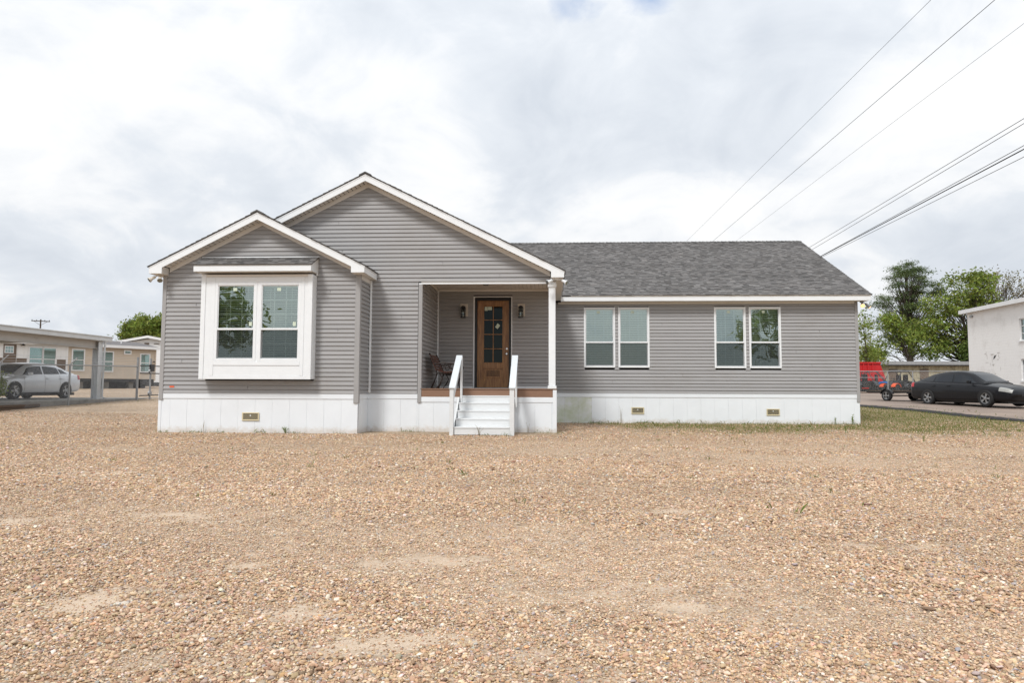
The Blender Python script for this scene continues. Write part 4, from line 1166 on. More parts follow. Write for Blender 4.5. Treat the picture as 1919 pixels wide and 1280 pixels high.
# ================================================================== porch steps
YF = 15.25
steps = thing('porch_steps', 'white wooden porch steps with two sloping handrails below the brown door', 'steps', (-1.48, YF, 0))
def S(name, mb, mt, **kw):
    mb.v = [(x + 1.48, y - YF, z) for x, y, z in mb.v]
    return obj(name, mb, M[mt], steps, **kw)
sx0, sx1 = -2.13, -.885
zt = [.19, .365, .54, .715, .88]
for i, z in enumerate(zt):
    yy = YF + .03 + i * .255
    zb_ = .015 if i == 0 else zt[i - 1] - .02
    mb = MB(); mb.box(sx0 + .012 * (i > 0), sx1 - .012 * (i > 0), yy, yy + .024, zb_, z - .034); S('riser', mb, 'steps', bevel=.003)
    mb = MB(); mb.box(sx0 + .002, sx1 - .002, yy - .010, yy + .262, z - .033, z); S('tread', mb, 'steps', bevel=.006, seg=2)
for x in (sx0 - .045, sx1 + .005):
    mb = MB(); mb.px([(YF + .05, -.03), (YF + 1.28, -.03), (YF + 1.28, .84), (YF + .98, .84), (YF + .05, .15)], x, x + .04); S('stringer', mb, 'steps')
for x0, x1 in ((-2.225, -2.135), (-.88, -.775)):
    mb = MB(); mb.box(x0, x1, YF - .03, YF + .07, -.03, 1.055); S('newel_post', mb, 'steps', bevel=.006)
    xr0, xr1 = (x0 + .09, x1 + .07) if x0 < -2 else (x0 + .06, x1 + .02)
    mb = MB(); mb.box(xr0 + .01, xr1 - .01, YM - .14, YM - .055, .60, 1.80); S('newel_post', mb, 'steps', bevel=.006)
    a, b = x0 - .012, x0 + .135
    mb = MB(); mb.px([(YF - .06, 1.045), (YF - .06, 1.085), (YM - .03, 1.852), (YM - .02, 1.815)], a, b)
    S('handrail', mb, 'rail', bevel=.006)
    xi = x1 - .035 if x0 < -2 else x0 + .005
    mb = MB(); mb.px([(YF + .071, .80), (YF + .071, 1.062), (YM - .141, 1.735), (YM - .141, 1.475)], xi, xi + .035); S('side_rail', mb, 'steps', bevel=.004)

# ================================================================== bench on the porch
bench = thing('garden_bench', 'red-brown slatted bench with curly iron ends on the porch', 'bench', (-2.62, 17.55, 1.046), 0)
BL = .58
def B(name, mb, mt, **kw): return obj(name, mb, M[mt], bench, **kw)
for i in range(6):
    x = -.16 + i * .072; z = .405 + (.012 if i in (0, 5) else 0) - (.012 if i in (2, 3) else 0)
    mb = MB(); mb.box(x, x + .058, -BL, BL, z, z + .022); B('seat_slat', mb, 'benchwood', bevel=.005)
for i in range(6):
    t = .04 + i * .068; x = -.20 - t * .42; z = .44 + t
    mb = MB(); mb.beam((x, -BL, z), (x, BL, z), .022, .056, up=(-.40, 0, .92)); B('back_slat', mb, 'benchwood', bevel=.005)
for y in (-BL + .05, BL - .05):
    mb = MB()
    mb.tube([(-.33, y, 0), (-.26, y, .16), (-.19, y, .36), (-.20, y, .44), (-.30, y, .70), (-.37, y, .86), (-.40, y, .88)], .019, 8)
    mb.tube([(-.19, y, .385), (0, y, .37), (.2, y, .385), (.28, y, .40)], .017, 8)
    mb.tube([(.24, y, 0), (.22, y, .15), (.27, y, .33), (.28, y, .41)], .018, 8)
    mb.tube([(-.12, y, .37), (-.05, y, .24), (-.12, y, .1), (-.2, y, 0)], .013, 8)
    mb.tube([(-.26, y, .60), (-.12, y, .635), (.02, y, .645), (.16, y, .63), (.30, y, .60), (.345, y, .56), (.33, y, .51), (.28, y, .50)], .014, 8)
    for cx_, cz_, r_ in ((.05, .575, .062), (.2, .54, .07), (-.09, .545, .06)):
        mb.tube([(cx_ + r_ * math.cos(a_), y, cz_ + r_ * math.sin(a_)) for a_ in np.linspace(0, 2 * math.pi, 17)], .009, 6)
    mb.tube([(.27, y, .40), (.25, y, .47), (.28, y, .53)], .011, 6)
    B('iron_end', mb, 'iron', smooth_=True)

# ================================================================== trees
def leaf_quads(pts, size, rg, up_bias=0.0, aspect=1.0):
    n = len(pts)
    d = rg.normal(0, 1, (n, 3)); d /= np.linalg.norm(d, axis=1, keepdims=True)
    if up_bias: d[:, 2] = d[:, 2] * (1 - up_bias) ; d /= np.linalg.norm(d, axis=1, keepdims=True)
    q = rg.normal(0, 1, (n, 3)); e_ = np.cross(d, q); e_ /= np.linalg.norm(e_, axis=1, keepdims=True)
    s = (size * rg.uniform(.6, 1.35, n))[:, None]
    a, b = d * s, e_ * s * aspect
    V = np.stack([pts - a - b * .4, pts - b * .5 + a * .2, pts + a, pts + b * .55 - a * .1], 1).reshape(-1, 3)
    F = np.arange(4 * n).reshape(n, 4)
    return V, F

def np_obj(name, V, F, mat, parent, cols=None):
    me = bpy.data.meshes.new(name)
    me.vertices.add(len(V)); me.vertices.foreach_set('co', V.astype(np.float32).ravel())
    k = F.shape[1]
    me.loops.add(F.size); me.loops.foreach_set('vertex_index', F.astype(np.int32).ravel())
    me.polygons.add(len(F)); me.polygons.foreach_set('loop_start', np.arange(0, F.size, k, dtype=np.int32)); me.polygons.foreach_set('loop_total', np.full(len(F), k, np.int32))
    me.update(calc_edges=True)
    me.materials.append(mat)
    o = bpy.data.objects.new(name, me); COL.objects.link(o)
    if parent: o.parent = parent
    if cols is not None: color_attr(o, cols)
    return o

def tree(name, label, base, h, trunk_r, blobs, n_clump, per, leaf, mat, seed, spread=.55, cat='tree', trunk_top=.8, lean=(0, 0), group=None, twigs=1.0, aspect=.8, flat=1.0, forks=0):
    """blobs: (dx, dy, z, rx, ry, rz, weight); clumps of leaves scattered over the blobs, limbs run to the clumps"""
    rg = np.random.default_rng(seed)
    t = thing(name, label, cat, base, 0, group)
    w_ = np.array([b[6] for b in blobs], float); w_ /= w_.sum()
    cl = []
    for k in rg.choice(len(blobs), n_clump, p=w_):
        bx, by, bz, rx, ry, rz, _ = blobs[k]
        v = rg.normal(0, 1, 3); v /= np.linalg.norm(v); rr = rg.uniform(.35, 1.0) ** .6
        cl.append((bx + v[0] * rx * rr, by + v[1] * ry * rr, bz + v[2] * rz * rr))
    cl = np.array(cl)
    pts = np.repeat(cl, per, axis=0); tone = np.repeat(rg.uniform(.6, 1.35, n_clump), per)
    off = rg.normal(0, spread, pts.shape); off[:, 2] *= .7 * flat
    pts = pts + off
    V, F = leaf_quads(pts, leaf, rg, .2, aspect)
    g = tone * rg.uniform(.75, 1.25, len(pts))
    cols = np.stack([g * rg.uniform(.85, 1.2, len(g)), g, g * rg.uniform(.7, 1.1, len(g))], -1)
    # limbs
    mb = MB(); lx, ly = lean
    ax = lambda z: Vector((lx * (z / h) ** 1.3 + .12 * math.sin(z * .7 + seed), ly * (z / h) + .1 * math.sin(z * .5 + seed * 2), z))
    zt_ = h * trunk_top
    mb.tube([ax(z) + Vector((0, 0, -.3 if z == 0 else 0)) for z in np.linspace(0, zt_, 9)], [trunk_r * (1.25 if i == 0 else 1 - .78 * i / 8) for i in range(9)], 9)
    trunk = obj('trunk', mb, M['bark'], t, smooth_=True)
    mb = MB()
    idx = rg.permutation(n_clump)[:int(n_clump * .45 * twigs)]
    for k in idx:
        c = Vector(cl[k]); zs = min(max(c.z * rg.uniform(.45, .8), h * .12), zt_ * .96)
        a = ax(zs); md = a.lerp(c, .5) + Vector(rg.normal(0, .25, 3)) + Vector((0, 0, -.1 * (c - a).length * .3))
        r0 = trunk_r * .34 * (1 - .6 * zs / h)
        mb.tube([a, md, c], [r0, r0 * .6, r0 * .2], 5, cap=False)
    if mb.v: obj('branches', mb, M['bark'], t, fix=False, smooth_='all')
    np_obj('crown', V, F, M[mat], t, cols)
    return t

gz = tzf
tree('pine_tree', 'tall dark green pine with layered tufts, behind the long low shed', (43.6, 85, gz(43, 85)), 15.6, .34,
     [(0, 0, 13.2, 2.9, 2.6, 2.0, 3), (-1.2, 0, 10.6, 3.2, 2.6, 1.2, 2.4), (2.4, 0, 12.2, 2.3, 2, .9, 1.4), (1.2, 0, 9.2, 2.6, 2.2, .9, 1.2), (-2.0, .3, 8.0, 2.5, 2, 1.0, 1.4), (-1.8, 0, 6.0, 2.3, 2, .7, .7), (1.8, 0, 6.6, 2.0, 1.8, .8, .6), (0, 0, 14.8, 1.5, 1.4, .9, .9)],
     240, 95, .15, 'needle', 5, spread=.42, trunk_top=.93, lean=(-.3, 0), flat=.5, aspect=.35)
tree('broadleaf_tree', 'large fresh green spreading tree standing right of the pine', (47.5, 80, gz(47, 80)), 13.6, .3,
     [(0, 0, 11.6, 2.6, 2.4, 1.8, 2.2), (-2.6, 0, 9.6, 2.5, 2.2, 1.6, 2), (2.2, 0, 9.4, 2.4, 2, 1.5, 1.6), (-4.2, 0, 7.2, 2.1, 2, 1.3, 1.4), (-1, 0, 6.4, 2.6, 2, 1.3, 1.4), (1.4, 0, 12.7, 1.4, 1.3, .8, .8), (-3.5, 0, 5.0, 2.0, 1.8, 1.0, 1.1), (1.6, 0, 5.2, 2.4, 1.8, 1.5, 1.4)],
     250, 40, .19, 'leaf', 9, spread=.48, trunk_top=.7, twigs=1.4)
tree('broadleaf_tree', 'smaller green tree low in front of the pine trunk', (40.2, 79, gz(40, 79)), 7.6, .16,
     [(0, 0, 6.0, 2.2, 2, 1.1, 2), (-1.7, 0, 7.6, 1.6, 1.4, 1.0, 1.2), (1.9, 0, 4.4, 2.0, 1.8, .8, 1.0), (-2.2, 0, 4.6, 1.6, 1.2, .9, .9)],
     95, 34, .17, 'leaf', 19, spread=.4, trunk_top=.7, group=None)
tree('broadleaf_tree', 'dense dark green tree beside the white block building wall', (49.4, 78, gz(49, 78)), 8.5, .22,
     [(0, 0, 5.6, 2.4, 2, 2.2, 2), (-2.2, 0, 4.2, 1.8, 1.7, 1.4, 1.4), (1.8, 0, 6.4, 1.8, 1.6, 1.6, 1.2)],
     120, 60, .2, 'leafdark', 29, spread=.45, trunk_top=.7)
tree('bare_tree', 'half-bare tree with thin budding twigs above the white building roof', (57.3, 90, gz(57, 90)), 15.4, .3,
     [(0, 0, 13.6, 2.6, 2.2, 1.6, 2), (2.8, 0, 13.3, 2.2, 2, 1.6, 2), (-2.2, 0, 12.2, 1.8, 1.6, 1.2, 1.2), (4.2, 0, 12.2, 1.8, 1.5, 1.4, 1)],
     110, 16, .15, 'bud', 39, spread=.55, trunk_top=.8, twigs=2.2)
tree('young_tree', 'slim pale green sapling just right of the house end', (31.5, 70, gz(31, 70)), 8.2, .09,
     [(0, 0, 6.6, .75, .7, 1.5, 1.2), (.1, 0, 4.6, 1.2, 1, 1.4, 1.5), (.5, 0, 3.0, 1.4, 1.2, .9, 1.4)],
     70, 26, .13, 'leaf', 49, spread=.3, trunk_top=.9)
tree('broadleaf_tree', 'light green shrubby tree behind the red container', (34.0, 82, gz(34, 82)), 6.0, .14,
     [(0, 0, 4.4, 1.9, 1.6, 1.3, 2), (-2.4, 0, 3.9, 1.6, 1.5, 1.1, 1.4), (2.6, 0, 3.9, 1.8, 1.6, 1.0, 1.4)],
     100, 45, .18, 'leaf', 59, spread=.42, trunk_top=.6)
tree('broadleaf_tree', 'bright green rounded tree behind the white gabled house', (-51.6, 85, gz(-51, 85)), 9.2, .3,
     [(0, 0, 7.4, 2.5, 2.4, 1.8, 3), (-2.0, 0, 6.6, 1.6, 1.6, 1.1, 1.2), (2.2, 0, 7.4, 1.9, 1.6, 1.6, 1.5), (.4, 0, 5.6, 3.2, 2.0, 1.2, 1.4)],
     170, 70, .19, 'leaf', 69, spread=.42, trunk_top=.7)
# two trees behind the photographer: seen mirrored in the window panes
tree('broadleaf_tree', 'green tree mirrored in the left pane of the box window', (-24.2, -14, gz(-22, -14)), 11, .3,
     [(0, 0, 8, 3.4, 3, 2.6, 3), (-2.5, 0, 5.6, 2.6, 2.4, 1.8, 1.6), (2.3, 0, 5.4, 2.4, 2.2, 1.6, 1.4)], 110, 45, .2, 'leaf', 79, spread=.55)
tree('broadleaf_tree', 'green tree mirrored in the far right pair of windows', (19.9, -14, gz(19, -14)), 12, .3,
     [(0, 0, 8, 3.2, 3, 3.0, 3), (-2.5, 0, 5.6, 2.6, 2.4, 1.8, 1.6), (2.3, 0, 5.4, 2.4, 2.2, 1.6, 1.4)], 110, 45, .2, 'leaf', 89, spread=.55)

# ================================================================== grass and weeds
def make_grass():
    rg = np.random.default_rng(5)
    pts = []
    def scatter(n, x0, x1, y0, y1, thr):
        x = rg.uniform(x0, x1, n); y = rg.uniform(y0, y1, n); g = grass_mask(x, y)
        k = rg.random(n) < g ** 1.5 * thr
        pts.append(np.stack([x[k], y[k]], -1))
    scatter(90000, .2, 17, 13, 30, .8)
    scatter(5000, -9.3, .3, 14.8, 16.4, .5)
    scatter(4000, -20, -15, 18, 31, .8)
    # tufts hugging the skirting
    for x0, x1, y in ((-9.05, -4.5, 15.53), (-4.3, -2.3, 16.37), (-.7, .1, 16.37), (.3, 9.1, 20.73), (-2.2, -.8, 15.22)):
        for _ in range(int((x1 - x0) * 2.6)):
            c = rg.uniform(x0, x1); m = rg.integers(5, 34)
            pts.append(np.stack([c + rg.normal(0, .09, m), y - np.abs(rg.normal(0, .05, m))], -1))
    for _ in range(70):                                   # lone tufts in the gravel
        c = (rg.uniform(-7, 9), rg.uniform(6, 15)); m = rg.integers(3, 12)
        pts.append(np.stack([c[0] + rg.normal(0, .03, m), c[1] + rg.normal(0, .03, m)], -1))
    Pp = np.concatenate(pts)
    keep = ~((Pp[:, 0] > XPO - .2) & (Pp[:, 0] < XR) & (Pp[:, 1] > YR)) & ~((Pp[:, 0] < .18) & (Pp[:, 0] > XL) & (Pp[:, 1] > YM)) & ~((Pp[:, 0] < XLR + .02) & (Pp[:, 0] > XL) & (Pp[:, 1] > YL))
    Pp = Pp[keep]
    n = len(Pp); z = ground_z(Pp[:, 0], Pp[:, 1])
    h = rg.uniform(.018, .07, n) * (1 + 1.1 * (rg.random(n) < .05)); a = rg.uniform(0, 6.283, n); l = rg.uniform(.1, .9, n) * h; wd = rg.uniform(.0025, .006, n)
    b = np.c_[Pp, z - .005]; dx_ = np.c_[np.cos(a), np.sin(a), 0 * a]; px_ = np.c_[-np.sin(a), np.cos(a), 0 * a]
    V = np.stack([b - px_ * wd[:, None], b + px_ * wd[:, None], b + dx_ * (l * .4)[:, None] + np.c_[0 * a, 0 * a, h * .65] + px_ * (wd * .6)[:, None], b + dx_ * l[:, None] + np.c_[0 * a, 0 * a, h]], 1).reshape(-1, 3)
    F = np.arange(4 * n).reshape(n, 4)
    dry = rg.random(n) < .25
    g = rg.uniform(.7, 1.3, n)
    cols = np.stack([g * np.where(dry, 2.4, 1), g * np.where(dry, 1.35, 1), g * np.where(dry, 3.0, 1)], -1)
    o = np_obj('grass', V, F, M['grass'], None, cols)
    tag(o, 'thin green and straw-coloured grass along the skirting and verge', 'grass', kind='stuff')
make_grass()

def weed(label, x, y, h, stems, spread, mat, leafy=True, seed=0, leaf=.02, group=None):
    rg = np.random.default_rng(seed)
    t = thing('weed', label, 'weed', (x, y, float(ground_z(np.array(x), np.array(y)))), 0, group)
    mb = MB(); pts = []
    for k in range(stems):
        a = rg.uniform(0, 6.28); s = rg.uniform(.2, 1) * spread; hh = h * rg.uniform(.65, 1)
        tip = Vector((math.cos(a) * s, math.sin(a) * s, hh)); mid = Vector((tip.x * .3, tip.y * .3, hh * .55))
        mb.tube([(0, 0, -.02), mid, tip], [.004, .003, .0012], 5, cap=False)
        for q in np.linspace(.12, 1, 34 if leafy else 3):
            p = Vector((0, 0, 0)).lerp(mid, q * 2) if q < .5 else mid.lerp(tip, q * 2 - 1)
            pts.append(np.array(p) + rg.normal(0, .012 if leafy else .006, 3))
    obj('stems', mb, M['straw'] if not leafy else M['weedstem'], t, fix=False, smooth_='all')
    pts = np.array(pts); V, F = leaf_quads(pts, leaf, rg, .3, .4)
    g = rg.uniform(.7, 1.3, len(pts)); np_obj('leaves', V, F, M[mat], t, np.stack([g, g, g], -1))
M['straw'] = surf('dry stalk', (.26, .21, .13), .8, .2, 6)
M['weedstem'] = surf('green stem', (.09, .13, .03), .7, .1, 5)
weed('tall green weed by the right corner of the skirting', 8.89, 20.62, .30, 2, .03, 'leaf', seed=1, leaf=.03)
weed('second green weed left of the tall one at the right skirting', 8.40, 20.66, .22, 2, .03, 'leaf', seed=2, leaf=.022)
weed('feathery weed standing in the gravel below the right corner', 7.19, 17.1, .20, 2, .03, 'leaf', seed=3, leaf=.022)
weed('feathery weed alone in the gravel at the far right', 7.52, 14.25, .15, 2, .02, 'leaf', seed=4, leaf=.016)
weed('thin dry weed fanning up in front of the white steps', -1.55, 15.17, .26, 7, .11, 'bud', False, seed=5, leaf=.012)
weed('dry bent stalk against the skirting right of the steps', -.50, 16.33, .33, 2, .10, 'bud', False, seed=6, leaf=.01)
weed('dry twiggy stalk on the skirting left of the first right vent', 2.15, 20.70, .55, 3, .07, 'bud', False, seed=7, leaf=.012)
weed('dry twiggy stalk at the left wing skirting by the corner', -8.0, 15.5, .30, 3, .06, 'bud', False, seed=8, leaf=.012)
weed('green sprout against the left wing skirting right of its vent', -6.05, 15.48, .17, 6, .1, 'leaf', True, seed=9, leaf=.016)
for k, (x, y, rz, lb) in enumerate(((2.98, 6.67, .3, 'reddish brown scrap of bark lying on the gravel at right'), (1.99, 3.79, -.4, 'dark brown wood chip lying on the gravel near the lower right'))):
    rg = random.Random(k); mb = MB()
    pts = [(-.10, -.012), (-.03, -.022), (.05, -.018), (.10, .004), (.04, .02), (-.04, .016)]
    mb.pz([(a_ * (.42 if k else .7), b_ * .6) for a_, b_ in pts], .004, .013)
    o = obj('bark_scrap', mb, surf('bark scrap %d' % k, (.16, .055, .045) if k == 0 else (.19, .12, .075), .8, .3, 20), None, bevel=.004)
    o.location = (x, y, float(ground_z(np.array(x), np.array(y))) + .006); o.rotation_euler = (.05, .06, rz)
    tag(o, lb, 'bark scrap')

# ================================================================== cars
def crom(xs, ys, xq):
    xs, ys = np.asarray(xs, float), np.asarray(ys, float)
    m = np.gradient(ys, xs)
    i = np.clip(np.searchsorted(xs, xq) - 1, 0, len(xs) - 2)
    h = xs[i + 1] - xs[i]; t = (xq - xs[i]) / h
    return ((2 * t ** 3 - 3 * t ** 2 + 1) * ys[i] + (t ** 3 - 2 * t ** 2 + t) * h * m[i] + (-2 * t ** 3 + 3 * t ** 2) * ys[i + 1] + (t ** 3 - t ** 2) * h * m[i + 1])

def wheel(parent, x, y, r, wdt, side, spokes=10):
    mb = MB(); s = side
    mb.lathe([(r * .66, -wdt / 2), (r * .94, -wdt / 2), (r, -wdt / 2 + .03), (r, wdt / 2 - .03), (r * .94, wdt / 2), (r * .66, wdt / 2), (r * .62, 0)], (x, y, r), 'y', 32)
    mb.f = mb.f[:-2]
    w_ = obj('wheel', mb, M['rubber'], parent, smooth_=True, fix=True)
    yo = y + s * wdt * .36
    mb = MB(); mb.lathe([(r * .68, 0), (r * .68, s * .02), (r * .61, s * .018), (r * .60, -s * .02), (r * .6, -s * .03)], (x, yo, r), 'y', 32); mb.f = mb.f[:-2]
    for k in range(spokes):
        a = 2 * math.pi * (k // 2) / (spokes / 2) + (.13 if k % 2 else -.13)
        d = Vector((math.cos(a), 0, math.sin(a))); c_ = Vector((x, yo, r))
        mb.beam(c_ + d * r * .1, c_ + d * r * .64, .035, .022, up=(0, 1, 0))
    mb.lathe([(r * .17, -.01), (r * .17, s * .016), (r * .1, s * .024)], (x, yo, r), 'y', 16)
    obj('rim', mb, M['alloy'], w_, smooth_=False)
    mb = MB(); mb.lathe([(r * .60, 0), (r * .60, -s * .01)], (x, yo - s * .035, r), 'y', 24); obj('brake_disc', mb, M['black'], w_)
    return w_

def sedan(label, paint, loc, rz, dark_trim=False):
    car = thing('car', label, 'car', loc, rz)
    st = np.array([  # x, half width, z low, z belt, z centre
        (-2.56, .66, .44, .86, .88), (-2.46, .80, .34, .97, 1.03), (-2.2, .875, .27, 1.03, 1.085), (-1.9, .90, .235, 1.035, 1.09), (-1.42, .92, .21, 1.02, 1.08), (-.9, .93, .195, 1.0, 1.05), (0, .932, .19, .965, 1.02),
        (.75, .93, .19, .925, 1.01), (1.15, .925, .195, .895, .995), (1.6, .912, .205, .85, .94), (2.0, .885, .215, .79, .87), (2.34, .80, .23, .715, .775), (2.5, .62, .30, .62, .66), (2.55, .40, .38, .56, .58)])
    xq = np.concatenate([np.linspace(-2.56, -2.3, 7), np.linspace(-2.2, 2.2, 46), np.linspace(2.28, 2.55, 8)])
    hw, zl, zb, zc = (crom(st[:, 0], st[:, i], xq) for i in (1, 2, 3, 4))
    def half(i):
        a, b, c, d = hw[i], zl[i], zb[i], zc[i]; zm = b + (c - b) * .5
        return [(0, b), (a * .6, b), (a * .88, b + .015), (a * .965, b + .07), (a * .985, b + .14), (a, zm - .06), (a * 1.0, zm + .05), (a * .992, zm + (c - zm) * .45), (a * .965, c - .05), (a * .925, c - .012), (a * .84, c + .006), (a * .5, c + (d - c) * .75), (a * .2, d - .002), (0, d)]
    rings = []
    for i, x in enumerate(xq):
        h = half(i); rings.append([Vector((x, y, z)) for y, z in h] + [Vector((x, -y, z)) for y, z in h[-2:0:-1]])
    mb = MB(); mb.loft(rings, True)
    body = obj('body', mb, paint, car, smooth_='all')
    # wheel arches: black sheets over the flank, standing in for the openings' shade
    for ax in (1.42, -1.42):
        for s in (-1, 1):
            mb = MB(); R_ = .385
            rim_ = [(ax + R_ * math.cos(q), .335 + R_ * math.sin(q)) for q in np.linspace(-.42, math.pi + .42, 25)]
            def flank(x, z):
                i = int(np.argmin(abs(xq - x))); h = half(i); zs = [p[1] for p in h[2:10]]; ys = [p[0] for p in h[2:10]]
                return float(np.interp(z, zs, ys))
            c0 = (ax, s * (flank(ax, .45) + .002), .40)
            ring = [(x, s * (flank(x, max(z, .2)) + .006), z) for x, z in rim_]
            mb.add([c0] + ring, [(0, k, k + 1) for k in range(1, len(ring))])
            obj('wheel_arch_shade', mb, M['black'], car, fix=False)
    # cabin
    cs = np.array([(-2.18, .70, 1.075, .66, 1.085), (-1.75, .74, 1.06, .60, 1.245), (-1.3, .785, 1.03, .575, 1.395), (-.75, .80, 1.0, .60, 1.475), (-.2, .81, .985, .61, 1.495), (.2, .81, .975, .595, 1.468), (.55, .805, .965, .57, 1.375), (.95, .79, .96, .61, 1.165), (1.28, .74, .965, .66, .985)])
    def cab(x): return [float(crom(cs[:, 0], cs[:, i], np.array([x]))[0]) for i in (1, 2, 3, 4)]
    rings = []
    for x in np.linspace(-2.18, 1.28, 40):
        b_, z0, t_, z1 = cab(x); e_ = min(.05, (z1 - z0) * .3)
        h = [(b_ + .02, z0 - .06), (b_, z0), (t_ + (b_ - t_) * .12, z1 - e_), (t_ - .03, z1 - e_ * .25), (t_ * .75, z1), (t_ * .35, z1 + .012), (0, z1 + .016)]
        rings.append([Vector((x, y, z)) for y, z in h] + [Vector((x, -y, z)) for y, z in h[-2::-1]])
    mb = MB(); mb.loft(rings, True, closed=True); obj('cabin', mb, paint, car, smooth_=True)
    # glass
    def side_glass(x0, x1, sl0, sl1, s, t0=.08, t1=.80):
        mb = MB(); g = []
        for a in np.linspace(0, 1, 12):
            row = []
            for t in np.linspace(t0, t1, 6):
                x = (x0 + sl0 * t) * (1 - a) + (x1 + sl1 * t) * a
                b_, z0, tw, z1 = cab(x); e_ = min(.05, (z1 - z0) * .3)
                row.append(Vector((x, s * (b_ + (tw + (b_ - tw) * .12 - b_) * t + .006), z0 + (z1 - e_ - z0) * t)))
            g.append(row)
        mb.loft(g, False, closed=False); return mb
    for s in (-1, 1):
        obj('side_window', side_glass(-.16, .98, 0, -.52, s), M['carglass'], car, fix=False, smooth_='all')
        obj('side_window', side_glass(-1.18, -.24, .06, 0, s), M['carglass'], car, fix=False, smooth_='all')
        obj('side_window', side_glass(-1.78, -1.25, .42, .10, s, .1, .72), M['carglass'], car, fix=False, smooth_='all')
    for xa, xb, nm_ in ((.50, 1.20, 'windscreen'), (-1.36, -2.06, 'rear_window')):
        mb = MB(); g = []
        for x in np.linspace(xa, xb, 9):
            b_, z0, tw, z1 = cab(x); e_ = min(.05, (z1 - z0) * .3); row = []
            for q in np.linspace(-1, 1, 13):
                y = q * (tw - .045); f_ = abs(q)
                row.append(Vector((x, y, z1 + .022 - .012 * f_ ** 2 - (e_ * .22) * max(0, f_ - .8) * 4)))
            g.append(row)
        mb.loft(g, False, closed=False); obj(nm_, mb, M['carglass'], car, fix=False, smooth_='all')
    # body patches that follow the shell
    def patch(x0, x1, j0, j1, s, off=.006):
        g = []
        for x in np.linspace(x0, x1, 8):
            i = int(np.argmin(abs(xq - x))); a = np.searchsorted(xq, x); a = min(max(a, 1), len(xq) - 1); t = (x - xq[a - 1]) / (xq[a] - xq[a - 1])
            h0, h1 = half(a - 1), half(a)
            g.append([Vector((x, s * ((1 - t) * h0[j][0] + t * h1[j][0] + off), (1 - t) * h0[j][1] + t * h1[j][1] + off * .2)) for j in range(j0, j1 + 1)])
        mb = MB(); mb.loft(g, False, closed=False); return mb
    for s in (-1, 1):
        obj('tail_light', patch(-2.52, -2.22, 7, 9, s), M['taillight'], car, fix=False, smooth_='all')
        obj('headlight', patch(1.98, 2.44, 7, 10, s), M['headlight'], car, fix=False, smooth_='all')
        mb = patch(-.185, -.175, 3, 9, s, .003)
        m2_ = patch(.93, .94, 3, 9, s, .003); mb.add(m2_.v, m2_.f); m2_ = patch(-1.06, -1.05, 5, 9, s, .003); mb.add(m2_.v, m2_.f)
        obj('door_seam', mb, M['black'], car, fix=False)
        obj('sill_trim', patch(-1.02, 1.02, 2, 3, s, .006), M['greyplastic'], car, fix=False, smooth_='all')
        for x in (-.34, -1.2 + .08):
            mb = MB(); mb.box(x - .1, x + .1, s * .915, s * .955, .845, .87); obj('door_handle', mb, paint, car, bevel=.01)
        mb = MB(); mb.box(.70, .82, s * .93, s * 1.08, .965, 1.08); mb.box(.74, .80, s * .82, s * .94, .955, .985); obj('wing_mirror', mb, paint, car, bevel=.025, seg=2)
        for ax in (1.42, -1.42): wheel(car, ax, s * .845, .335, .225, s)
    mb = MB(); mb.box(2.44, 2.555, -.42, .42, .40, .56); obj('grille', mb, M['black'], car, bevel=.03)
    mb = MB(); mb.box(-2.3, 2.2, -.68, .68, .13, .24); obj('underbody', mb, M['black'], car)
    return car
SLAB = .53
sedan('silver sedan parked under the carport behind the chain-link fence', M['silver'], (-21.95, 27.30, SLAB), rad(-90))
bx, by = 18.45, 30.95
sedan('black sedan driving along the road in front of the white block building', M['blackpaint'], (bx, by, gz(bx, by) + .055), math.atan2(-.95, .30))

# ================================================================== left side: carport, slab, fence
port = thing('carport', 'open carport with pale metal roof edge and steel columns over the silver car', 'carport', (-18.6, 28.0, .3))
def CP(name, mb, mt, **kw):
    mb.v = [(x + 18.6, y - 28.0, z - .3) for x, y, z in mb.v]; return obj(name, mb, M[mt], port, **kw)
M['portmetal'] = surf('pale enamelled metal', (.66, .685, .70), .45, .08, 2, dirt=(.34, .31, .27), dirt_scale=2.5, dirt_lo=.6, dirt_hi=.85)
M['beam'] = surf('grey painted beam with rust', (.52, .49, .45), .6, .1, 2, dirt=(.20, .11, .05), dirt_scale=3.0, dirt_lo=.60, dirt_hi=.8)
mb = MB(); mb.box(-26.0, -18.5, 14.5, 33, .0, SLAB); mb.v = [(x + (.0), y, z) for x, y, z in mb.v]; CP('slab', mb, 'concrete', bevel=.03)
mb = MB(); mb.box(-24.6, -18.72, 14.8, 27.95, 3.02, 3.10); CP('roof', mb, 'portmetal')
mb = MB(); mb.px([(14.6, 2.95), (28.1, 2.95), (28.1, 3.15), (14.6, 3.15)], -18.70, -18.60); mb.px([(14.6, 3.115), (28.12, 3.115), (28.12, 3.165), (14.6, 3.165)], -18.61, -18.56); CP('gutter', mb, 'portmetal', bevel=.012)
mb = MB(); mb.box(-24.6, -18.7, 27.96, 28.06, 2.95, 3.15); CP('gutter', mb, 'portmetal', bevel=.012)
mb = MB(); mb.box(-18.98, -18.76, 14.9, 27.7, 2.62, 2.64); mb.box(-18.98, -18.76, 14.9, 27.7, 2.93, 2.95); mb.box(-18.885, -18.865, 14.9, 27.7, 2.641, 2.929); CP('beam', mb, 'beam')
mb = MB()
for k in range(6): mb.box(-24.5, -18.99, 15.5 + k * 2.35, 15.6 + k * 2.35, 2.86, 3.01)
CP('roof_purlins', mb, 'beam')
